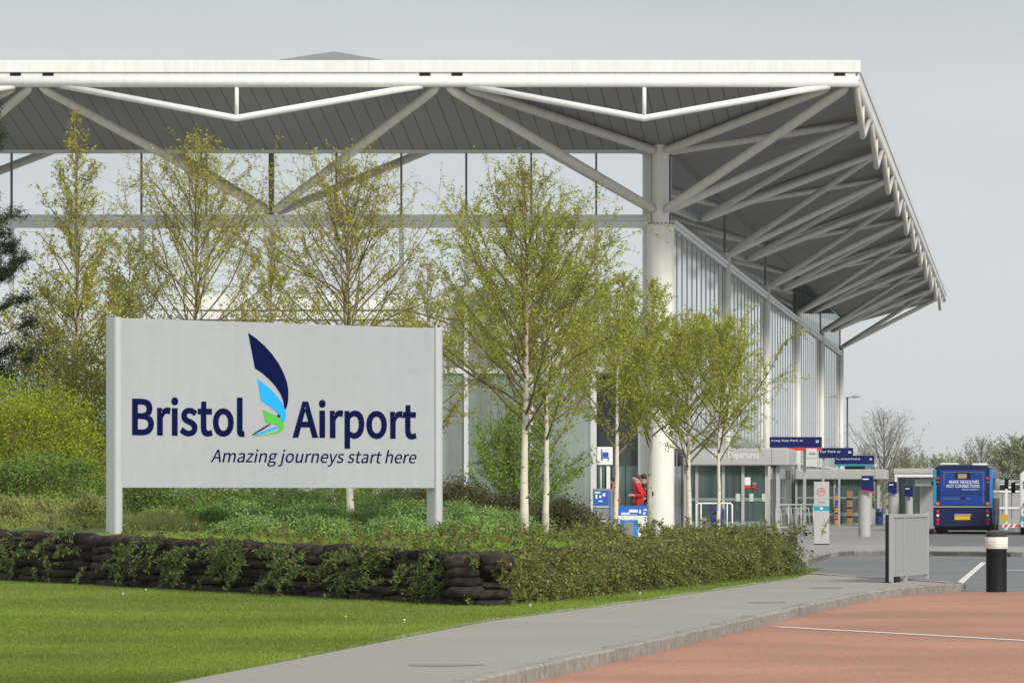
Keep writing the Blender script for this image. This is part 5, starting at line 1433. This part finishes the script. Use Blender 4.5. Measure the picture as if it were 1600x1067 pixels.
# shelters
def shelter(label, px0, px1, ytop, ybot, Y, depth, white_post=True, title=None):
    a, b = P(px0, ybot, Y), P(px1, ytop, Y); c = (a.x, Y, 0.11)
    t = thing('bus_shelter', label, 'shelter', c)
    zt, zb = b.z, a.z
    MB(c).box(a.x, b.x, Y, Y + depth, zb + (zt - zb) * 0.4, zt).build('roof', mat('shelter_roof', (0.42, 0.42, 0.40), 0.6, ns=2, na=0.05) if 'shelter_roof' not in MAT else MAT['shelter_roof'], t, bevel=0.02)
    MB(c).box(a.x + 0.05, b.x - 0.05, Y + 0.06, Y + depth - 0.05, zb, zb + (zt - zb) * 0.4 - 0.003).build('roof_beam', WHITE, t)
    n = max(2, int((b.x - a.x) / 1.2))
    for i in range(n + 1):
        x = a.x + 0.1 + (b.x - a.x - 0.2) * i / n
        MB(c).box(x - 0.04, x + 0.04, Y + depth - 0.2, Y + depth - 0.12, 0.11, zb - 0.003).build('post', GALV, t)
        if i < n:
            x2 = a.x + 0.1 + (b.x - a.x - 0.2) * (i + 1) / n
            MB(c).box(x + 0.045, x2 - 0.045, Y + depth - 0.17, Y + depth - 0.15, 0.3, zb - 0.02).build('pane', GLASST if i % 2 == 0 else MESHG, t)
    for x in (a.x + 0.12, b.x - 0.12): MB(c).box(x - 0.05, x + 0.05, Y + 0.1, Y + 0.2, 0.11, zb - 0.003).build('post', WHITE if white_post else GALV, t)
    if title:
        q = MB(c).box(a.x + 1.0, b.x - 0.4, Y + 0.5, Y + 0.55, zb - 0.42, zb - 0.12).build('fascia_sign', PGREY, t)
        MB(c).box(a.x + 1.9, b.x - 0.6, Y + 0.49, Y + 0.498, zb - 0.40, zb - 0.2).build('fascia_lettering', SIGNB, q)
    return t
shelter('grey flat-roofed shelter left of the blue bus', 1396, 1475, 731.5, 745, 196, 4.0, True, 'x')
shelter('low grey shelter behind the bus toward the right edge', 1549, 1625, 750, 757, 226, 3.0, False)
def hoarding():
    Y = 216.0; a, b = P(1551, 0, Y).x, P(1640, 0, Y).x; c = (a, Y, 0)
    t = thing('panel_fence', 'pale grey panel fence with white rails right of the blue bus', 'fence', c)
    zt = P(0, 766, Y).z
    n = 6
    for i in range(n):
        MB(c).box(a + (b - a) * i / n + 0.02, a + (b - a) * (i + 1) / n - 0.02, Y, Y + 0.05, 0.05, zt).build('panel', mat('fence_panel', (0.36, 0.36, 0.35), 0.6, ns=2, na=0.06) if 'fence_panel' not in MAT else MAT['fence_panel'], t)
    for z in (zt, P(0, 792, Y).z): MB(c).box(a, b, Y - 0.05, Y - 0.002, z - 0.10, z).build('rail', WHITE, t)
hoarding()
Y = 190.0; c = P(1572.5, 772, Y)
t = thing('white_post', 'white post with a bent top right of the blue bus', 'post', (c.x, Y, 0))
zt = P(0, 763, Y).z
MB().box(-0.05, 0.05, 0, 0.1, 0, zt).build('shaft', WHITE, t)
MB().box(-0.05, 0.2, -0.01, 0.11, zt + 0.002, zt + 0.12).build('head', WHITE, t)
Y = 184.0; a, b = P(1565.5, 814, Y), P(1575, 803.5, Y)
t = thing('yellow_notice', 'small yellow notice on a short stand right of the blue bus', 'sign', (a.x, Y, 0))
YEL = mat('notice_yellow', (0.62, 0.36, 0.02), 0.5)
MB((a.x, Y, 0)).box(a.x, b.x, Y, Y + 0.05, a.z, b.z).build('board', YEL, t)
MB((a.x, Y, 0)).box((a.x + b.x) / 2 - 0.03, (a.x + b.x) / 2 + 0.03, Y + 0.052, Y + 0.1, 0, b.z - 0.05).build('stand', GALV, t)
Y = 182.0; a, b = P(1566, 830, Y), P(1590, 818, Y)
t = thing('road_barrier', 'low red and white striped barrier board near the right edge', 'barrier', (a.x, Y, 0))
o = (a.x, Y, 0)
MB(o).box(a.x, b.x, Y, Y + 0.04, 0.16, b.z).build('board', WHITE, t)
for k in range(3):
    x = a.x + 0.06 + k * 0.24
    z1 = b.z - 0.02
    MB(o).add([(x, Y - 0.004, 0.18), (x + 0.12, Y - 0.004, 0.18), (x + 0.2, Y - 0.004, z1), (x + 0.08, Y - 0.004, z1)], [(0, 1, 2, 3)]).build('stripe', ORR, t)
for x in (a.x + 0.05, b.x - 0.05): MB(o).box(x - 0.03, x + 0.03, Y + 0.05, Y + 0.25, 0, b.z).build('foot', GALV, t)

# ------------------------------------------------------------------ buses
def bus(label, x, y, rz, wd, ht, L, body, side_l, side_r, ad, lower, words_, name='bus', cat='bus'):
    t = thing(name, label, cat, (x, y, 0), rz)
    h2 = wd / 2; z0 = 0.30
    prof = [(-h2 + 0.02, z0), (h2 - 0.02, z0), (h2, z0 + 0.1), (h2, ht - 0.35), (h2 - 0.05, ht - 0.12), (h2 - 0.22, ht - 0.02), (0.35, ht + 0.02), (-0.35, ht + 0.02), (-h2 + 0.22, ht - 0.02), (-h2 + 0.05, ht - 0.12), (-h2, ht - 0.35), (-h2, z0 + 0.1)]
    smooth_by_angle(MB().prism_y(prof, 0.02, L).build('body', body, t, bevel=0.05, segs=3))
    MB().box(-h2 + 0.05, h2 - 0.05, 0.25, L - 0.2, 0.15, z0).build('underbody', BLACK, t)
    for s, m in ((-1, side_l), (1, side_r)):
        x0, x1 = (-h2 - 0.012, -h2 + 0.13) if s < 0 else (h2 - 0.13, h2 + 0.012)
        MB().box(x0, x1, -0.012, 0.30, z0 + 0.06, ht - 0.18).build('corner_panel', m, t, bevel=0.03)
    MB().box(-h2 + 0.02, h2 - 0.02, -0.04, 0.018, z0 + 0.0, z0 + 0.78).build('rear_bumper', lower, t, bevel=0.03)
    MB().box(-h2 - 0.005, h2 + 0.005, -0.06, 0.016, z0 + 0.79, z0 + 0.835).build('chrome_strip', GALV, t)
    ad_ = MB().box(-h2 + 0.27, h2 - 0.27, -0.012, 0.018, z0 + 0.87, ht - 0.20).build('rear_panel', ad, t, bevel=0.01)
    fr = mat('window_surround', (0.13, 0.11, 0.13), 0.5) if 'window_surround' not in MAT else MAT['window_surround']
    zs, ze = z0 + 0.95, ht - 0.26
    for x0, x1, a, b in ((-h2 + 0.42, h2 - 0.36, ze - 0.03, ze), (-h2 + 0.42, -h2 + 0.455, 1.95, ze - 0.031), (h2 - 0.395, h2 - 0.36, zs, ze - 0.031)):
        MB().box(x0, x1, -0.017, -0.0125, a, b).build('outline', fr, ad_)
    for z in (1.70, 1.60): MB().box(-h2 + 0.28, h2 - 0.28, -0.016, -0.0125, z, z + 0.035).build('panel_gap', lower, ad_)
    MB().box(-0.10, 0.12, -0.022, -0.0125, z0 + 1.12, z0 + 1.2).build('handle', BLACK, ad_)
    d = MB().box(-0.32, 0.30, -0.02, -0.0125, ht - 0.56, ht - 0.31).build('route_box', BLACK, ad_)
    MB().box(-0.2, 0.16, -0.026, -0.0205, ht - 0.53, ht - 0.35).build('route_display', mat('display_amber', (0.42, 0.29, 0.17), 0.5) if 'display_amber' not in MAT else MAT['display_amber'], d)
    for txt, tx, tz, tw, th, m in words_:
        me = to_plane(text_mesh(txt, tw, th, bold=0.012), Vector((tx, -0.016, tz)), UX, UZ)
        link('lettering', me, m, ad_)
    for s in (-1, 1):
        xx = s * (h2 - 0.19)
        for z, m, r in ((ht - 0.52, 'r', 0.065), (ht - 0.68, 'r', 0.05), (1.24, 'o', 0.075), (0.93, 'r', 0.06), (0.76, 'w', 0.06), (0.58, 'r', 0.065), (0.43, 'r', 0.055)):
            mm = {'r': MAT['lamp_red'], 'o': MAT['lamp_orange'], 'w': MAT['lamp_white']}[m]
            pr = [(xx + r * math.cos(2 * math.pi * k / 14), z + r * math.sin(2 * math.pi * k / 14)) for k in range(14)]
            MB().prism_y(pr, -0.065, 0.017).build('rear_lamp', mm, t)
    MB().box(-0.34, 0.30, -0.056, -0.042, 0.58, 0.74).build('number_plate', MAT['plate_yellow'], t)
    MB().box(-0.34, 0.34, -0.07, -0.041, 0.76, 0.82).build('plate_lamp', GALV, t)
    for s in (-1, 1):
        for yy in (2.6, L - 2.8):
            pr = [(yy + 0.48 * math.cos(2 * math.pi * k / 28), 0.48 + 0.48 * math.sin(2 * math.pi * k / 28)) for k in range(28)]
            xw = s * (h2 - 0.15)
            vs = [(xw - 0.14, a, b) for a, b in pr] + [(xw + 0.14 + s * 0.02, a, b) for a, b in pr]
            n = 28
            w_ = MB().add(vs, [tuple(range(n)), tuple(range(2 * n - 1, n - 1, -1))] + [(i, n + i, n + (i + 1) % n, (i + 1) % n) for i in range(n)]).build('wheel', BLACK, t)
            pr = [(yy + 0.27 * math.cos(2 * math.pi * k / 20), 0.48 + 0.27 * math.sin(2 * math.pi * k / 20)) for k in range(20)]
            xo = xw + s * 0.163
            vs = [(xo, a, b) for a, b in pr] + [(xo + s * 0.012, a, b) for a, b in pr]; n = 20
            MB().add(vs, [tuple(range(n)), tuple(range(2 * n - 1, n - 1, -1))] + [(i, n + i, n + (i + 1) % n, (i + 1) % n) for i in range(n)]).build('rim', GALV, w_)
        for k in range(6):
            ya = 0.9 + k * (L - 1.6) / 6
            MB().box(s * h2 - 0.012 if s < 0 else h2 - 0.003, s * h2 + 0.003 if s < 0 else h2 + 0.012, ya, ya + (L - 1.6) / 6 - 0.12, 1.45, ht - 0.5).build('side_window', GLASSD, t)
        MB().path([(s * h2, L - 0.1, ht - 0.45), (s * (h2 + 0.32), L + 0.05, ht - 0.5)], 0.02, 8).build('mirror_arm', BLACK, t)
        MB().box(s * (h2 + 0.3) - 0.09, s * (h2 + 0.3) + 0.09, L, L + 0.1, ht - 0.95, ht - 0.5).build('mirror', BLACK, t, bevel=0.03)
    MB().box(-0.95, -0.25, 0.5, 2.5, ht + 0.022, ht + 0.10).build('roof_pod', WHITE, t, bevel=0.03)
    MB().box(0.35, 0.95, 0.4, 2.0, ht + 0.0, ht + 0.09).build('roof_pod', WHITE, t, bevel=0.03)
    return t
mat('lamp_red', (0.60, 0.02, 0.03), 0.25); mat('lamp_orange', (0.65, 0.16, 0.02), 0.25); mat('lamp_white', (0.7, 0.7, 0.72), 0.25); mat('plate_yellow', (0.75, 0.45, 0.02), 0.4)
mat('bus_navy', (0.008, 0.014, 0.065), 0.35, spec=0.3); mat('bus_turquoise', (0.02, 0.24, 0.42), 0.3); mat('bus_sky', (0.03, 0.22, 0.58), 0.3); mat('bus_royal', (0.010, 0.05, 0.27), 0.35, spec=0.3, big=0.25); mat('coach_white', (0.62, 0.62, 0.64), 0.3)
GOLD = mat('gold_lettering', (0.32, 0.24, 0.12), 0.5)
Yb = 170.0; xb = P(1504.5, 772, Yb).x
bus('dark blue bus seen from behind with a white-lettered advert on its rear', xb, Yb, R(-1.2), 2.42, 2.80, 11.0, MAT['bus_navy'], MAT['bus_turquoise'], MAT['bus_sky'], MAT['bus_royal'], MAT['bus_navy'],
    [('MAKE HEADLINES', -0.56, 2.06, 1.22, 0.135, WTEXT), ('NOT CONNECTIONS', -0.66, 1.89, 1.34, 0.135, WTEXT), ('Bristol Airport', -0.02, 1.78, 0.66, 0.06, WTEXT), ('bristol airport flyer', -0.8, 1.41, 1.1, 0.07, GOLD)])
# the advert's crest of pale splashes
co = bus('white coach with turquoise swoosh, cut by the right edge', P(1594, 772, 166).x + 1.22, 166.0, 0.0, 2.44, 2.62, 11.0, MAT['coach_white'], MAT['coach_white'], MAT['coach_white'], mat('coach_grey', (0.30, 0.31, 0.34), 0.3), MAT['coach_white'], [], 'coach', 'coach')
MB().add([(-1.19, -0.046, 0.75), (-0.6, -0.046, 0.92), (0.2, -0.046, 0.9), (0.2, -0.046, 0.6), (-0.6, -0.046, 0.72), (-1.19, -0.046, 0.55)], [(0, 1, 4, 5), (1, 2, 3, 4)]).build('swoosh', TEAL, co)

# ------------------------------------------------------------------ people
SKIN = mat('skin', (0.50, 0.30, 0.22), 0.55)
def skin_body(name, V, E, m, parent, sub=2, root=0):
    me = bpy.data.meshes.new(name)
    me.from_pydata([v[0] for v in V], E, [])
    o = bpy.data.objects.new(name, me); C.objects.link(o)
    sk = o.modifiers.new('skin', 'SKIN'); sk.use_smooth_shade = True
    for i, v in enumerate(V):
        d = me.skin_vertices[0].data[i]; r = v[1]
        d.radius = r if isinstance(r, tuple) else (r, r); d.use_root = (i == root)
    ss = o.modifiers.new('subsurf', 'SUBSURF'); ss.levels = sub; ss.render_levels = sub
    new = bpy.data.meshes.new_from_object(o.evaluated_get(bpy.context.evaluated_depsgraph_get()))
    bpy.data.objects.remove(o); bpy.data.meshes.remove(me)
    return link(name, new, m, parent, smooth=True)

def person(label, x, y, z, rz, top, trouser, hair, arms, lean=0.12, step=0.18, shoe=None):
    """a standing or striding figure facing its own +X; arms = [(elbow, wrist) offsets from the shoulder] for left and right"""
    t = thing('person', label, 'person', (x, y, z), rz)
    ln = lambda p: (p[0] + lean * max(0, p[2] - 0.9), p[1], p[2])
    V, E = [], []
    def add(p, r, par=None):
        V.append((ln(p), r)); i = len(V) - 1
        if par is not None: E.append((par, i))
        return i
    pel = add((0, 0, 0.95), (0.11, 0.10)); wa = add((0.01, 0, 1.12), (0.115, 0.10), pel); ch = add((0.015, 0, 1.33), (0.14, 0.115), wa)
    nb = add((0.02, 0, 1.45), (0.07, 0.07), ch); nk = add((0.03, 0, 1.51), 0.05, nb); hd = add((0.055, 0, 1.60), (0.09, 0.10), nk); cr_ = add((0.05, 0, 1.68), (0.085, 0.098), hd)
    no = add((0.155, 0, 1.60), 0.014, hd)
    for s in (-1, 1): add((0.045, s * 0.083, 1.60), 0.014, hd)
    A = []
    for s, (el, wr) in zip((-1, 1), arms):
        sh = add((0.01, s * 0.18, 1.40), 0.062, ch)
        e_ = (0.01 + el[0], s * (0.18 + el[1]), 1.40 + el[2]); w_ = (e_[0] + wr[0], e_[1] + s * wr[1], e_[2] + wr[2])
        ei = add(e_, 0.045, sh); wi = add(w_, 0.03, ei)
        d = (Vector(w_) - Vector(e_)).normalized(); sd = d.cross(Vector((0, s, 0.2))).normalized()
        pm = add(tuple(Vector(w_) + d * 0.05), (0.036, 0.02), wi)
        for k, ln_ in enumerate((0.072, 0.082, 0.078, 0.062)):
            off = sd * (0.026 - 0.0175 * k); b0 = Vector(w_) + d * 0.085 + off
            i1 = add(tuple(b0), 0.0095, pm); i2 = add(tuple(b0 + d * ln_ * 0.5 + Vector((0, 0, -0.008))), 0.0085, i1); add(tuple(b0 + d * ln_ * 0.85 + Vector((0, -s * 0.02, -0.02))), 0.007, i2)
        th = Vector(w_) + d * 0.03 + sd * 0.035; i1 = add(tuple(th), 0.011, wi); add(tuple(th + d * 0.045 + sd * 0.018), 0.009, i1)
        A.append((e_, w_))
    legs = []
    for s in (-1, 1):
        hp = add((0, s * 0.08, 0.90), 0.075, pel); kn = (0.05 + s * step * 0.5, s * 0.095, 0.49); an = (s * step, s * 0.095, 0.085)
        ki = add(kn, 0.06, hp); ai = add(an, 0.04, ki); add((an[0] + 0.13, an[1], 0.03), 0.03, ai); legs.append((kn, an))
    skin_body('body', V, E, SKIN, t)
    # jacket
    V, E = [], []
    a0 = add((0, 0, 0.80), (0.19, 0.17)); a1 = add((0.01, 0, 1.12), (0.175, 0.155), a0); a2 = add((0.015, 0, 1.34), (0.18, 0.155), a1); a3 = add((0.025, 0, 1.50), (0.085, 0.085), a2)
    for s, (e_, w_) in zip((-1, 1), A):
        sh = add((0.01, s * 0.18, 1.40), 0.095, a2); ei = add(e_, 0.075, sh)
        add(tuple(Vector(w_) - (Vector(w_) - Vector(e_)) * 0.08), 0.047, ei)
    skin_body('jacket', V, E, top, t)
    V, E = [], []
    b0 = add((0, 0, 0.98), (0.15, 0.13)); b1 = add((0, 0, 0.90), (0.15, 0.13), b0)
    for s, (kn, an) in zip((-1, 1), legs):
        h = add((0, s * 0.09, 0.82), 0.098, b1); k = add(kn, 0.075, h); add((an[0], an[1], 0.09), 0.058, k)
    skin_body('trousers', V, E, trouser, t)
    for s, (kn, an) in zip((-1, 1), legs):
        MB().path([(an[0] - 0.07, an[1], 0.045), (an[0] + 0.02, an[1], 0.055), (an[0] + 0.13, an[1], 0.04), (an[0] + 0.19, an[1], 0.03)], [0.035, 0.048, 0.045, 0.022], 10).build('shoe', shoe or BLACK, t, smooth=True)
    # hair, eyes, mouth
    hx = 0.052 + lean * 0.72
    vs = MB().ball((hx - 0.022, 0, 1.665), 0.098, 0.094, 0.098, 16, 10)
    vs.v = [(x_ if (z_ > 1.64 or x_ < hx - 0.02) else hx - 0.02, y_, max(z_, 1.565 + 0.06 * (x_ > hx))) for x_, y_, z_ in vs.v]
    vs.build('hair', hair, t, smooth=True)
    for s in (-1, 1):
        MB().ball((hx + 0.087, s * 0.032, 1.622), 0.008, 0.012, 0.007, 8, 6).build('eye', GTEXT, t, smooth=True)
    MB().ball((hx + 0.083, 0, 1.555), 0.008, 0.024, 0.005, 8, 6).build('mouth', mat('lips', (0.35, 0.12, 0.10), 0.5) if 'lips' not in MAT else MAT['lips'], t, smooth=True)
    return t
HAIRB = mat('brown_hair', (0.05, 0.028, 0.018), 0.7, ns=60, na=0.3); HAIRD = mat('black_hair', (0.012, 0.011, 0.011), 0.7, ns=60, na=0.3)
REDJ = mat('red_sweater', (0.50, 0.015, 0.02), 0.85, ns=14, na=0.12, bump=0.004, bs=30); BLKJ = mat('black_jacket', (0.014, 0.015, 0.017), 0.7, ns=14, na=0.2); DENIM = mat('denim', (0.03, 0.05, 0.11), 0.9, ns=30, na=0.2)
ORJ = mat('orange_top', (0.38, 0.09, 0.03), 0.85, ns=14, na=0.12); GRNJ = mat('green_trousers', (0.06, 0.14, 0.02), 0.85, ns=14, na=0.12)
bent = ((-0.22, 0.09, -0.22), (0.24, 0.02, -0.13)); push = ((-0.10, 0.03, -0.27), (0.26, 0.0, 0.02))
Yp = 116.8; person('person in a red sweater walking left past the round column, arms bent', P(999, 772, Yp).x, Yp, 0.44, R(190), REDJ, DENIM, HAIRB, [bent, push], 0.07, 0.2)
Yp = 118.2; person('person in a dark jacket walking just behind the one in red', P(1009, 772, Yp).x, Yp, 0.44, R(186), BLKJ, DENIM, HAIRD, [push, bent], 0.05, -0.18)
hang = ((-0.02, 0.04, -0.29), (0.06, 0.0, -0.25))
Yp = 131.0; person('person in orange top and green trousers half hidden behind a birch trunk', P(963, 772, Yp).x, Yp, 0.40, R(185), ORJ, GRNJ, HAIRB, [hang, hang], 0.05, 0.1)

# ------------------------------------------------------------------ far trees
def far_tree(label, px, Y, top_px, rad_px, crown, seed, leafm, nl, twig, nb=46, leaf=0.10, tr=0.16):
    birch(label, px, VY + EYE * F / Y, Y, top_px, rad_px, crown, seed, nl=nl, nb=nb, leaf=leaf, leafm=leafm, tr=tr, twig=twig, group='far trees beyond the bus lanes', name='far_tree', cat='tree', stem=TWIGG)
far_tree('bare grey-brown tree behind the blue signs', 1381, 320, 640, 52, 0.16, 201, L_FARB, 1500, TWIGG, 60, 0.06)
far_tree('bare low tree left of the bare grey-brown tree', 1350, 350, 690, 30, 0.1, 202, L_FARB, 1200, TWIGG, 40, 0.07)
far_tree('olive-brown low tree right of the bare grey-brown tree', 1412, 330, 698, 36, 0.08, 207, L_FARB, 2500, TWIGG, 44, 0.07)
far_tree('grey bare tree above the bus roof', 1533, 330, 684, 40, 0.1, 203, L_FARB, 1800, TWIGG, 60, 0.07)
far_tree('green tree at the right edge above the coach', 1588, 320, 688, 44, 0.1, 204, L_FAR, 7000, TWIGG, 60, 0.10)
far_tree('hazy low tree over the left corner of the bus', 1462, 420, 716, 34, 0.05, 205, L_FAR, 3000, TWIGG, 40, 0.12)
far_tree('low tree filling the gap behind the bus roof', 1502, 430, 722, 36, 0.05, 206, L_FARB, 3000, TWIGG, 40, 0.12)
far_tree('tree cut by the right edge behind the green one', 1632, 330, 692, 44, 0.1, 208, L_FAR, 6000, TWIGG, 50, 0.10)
def far_hedge():
    rng = np.random.default_rng(9); n = 42000
    x = rng.uniform(-60, 130, n); y = 470 + rng.normal(size=n) * 4
    h = 3.6 + 1.2 * np.sin(x * 0.35) + 0.8 * np.sin(x * 0.9 + 1)
    z = rng.uniform(0, 1, n) ** 0.7 * h
    v, f = leaf_arrays(np.stack([x, y, z], 1), 0.28, rng, 0.2, 0.6)
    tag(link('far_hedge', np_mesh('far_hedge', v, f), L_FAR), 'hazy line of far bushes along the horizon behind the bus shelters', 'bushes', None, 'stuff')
far_hedge()

# ------------------------------------------------------------------ the hazy air
HZ = bpy.data.materials.new('haze'); HZ.use_nodes = True
_t = HZ.node_tree; _t.nodes.remove(_t.nodes['Principled BSDF'])
_v = _t.nodes.new('ShaderNodeVolumePrincipled'); _v.inputs['Color'].default_value = (0.93, 0.95, 0.96, 1); _v.inputs['Density'].default_value = 0.00014; _v.inputs['Anisotropy'].default_value = 0.2
_t.links.new(_v.outputs[0], _t.nodes['Material Output'].inputs['Volume'])
tag(MB().box(-1500, 1500, -420, 3000, -1.5, 24).build('haze', HZ), kind='stuff')
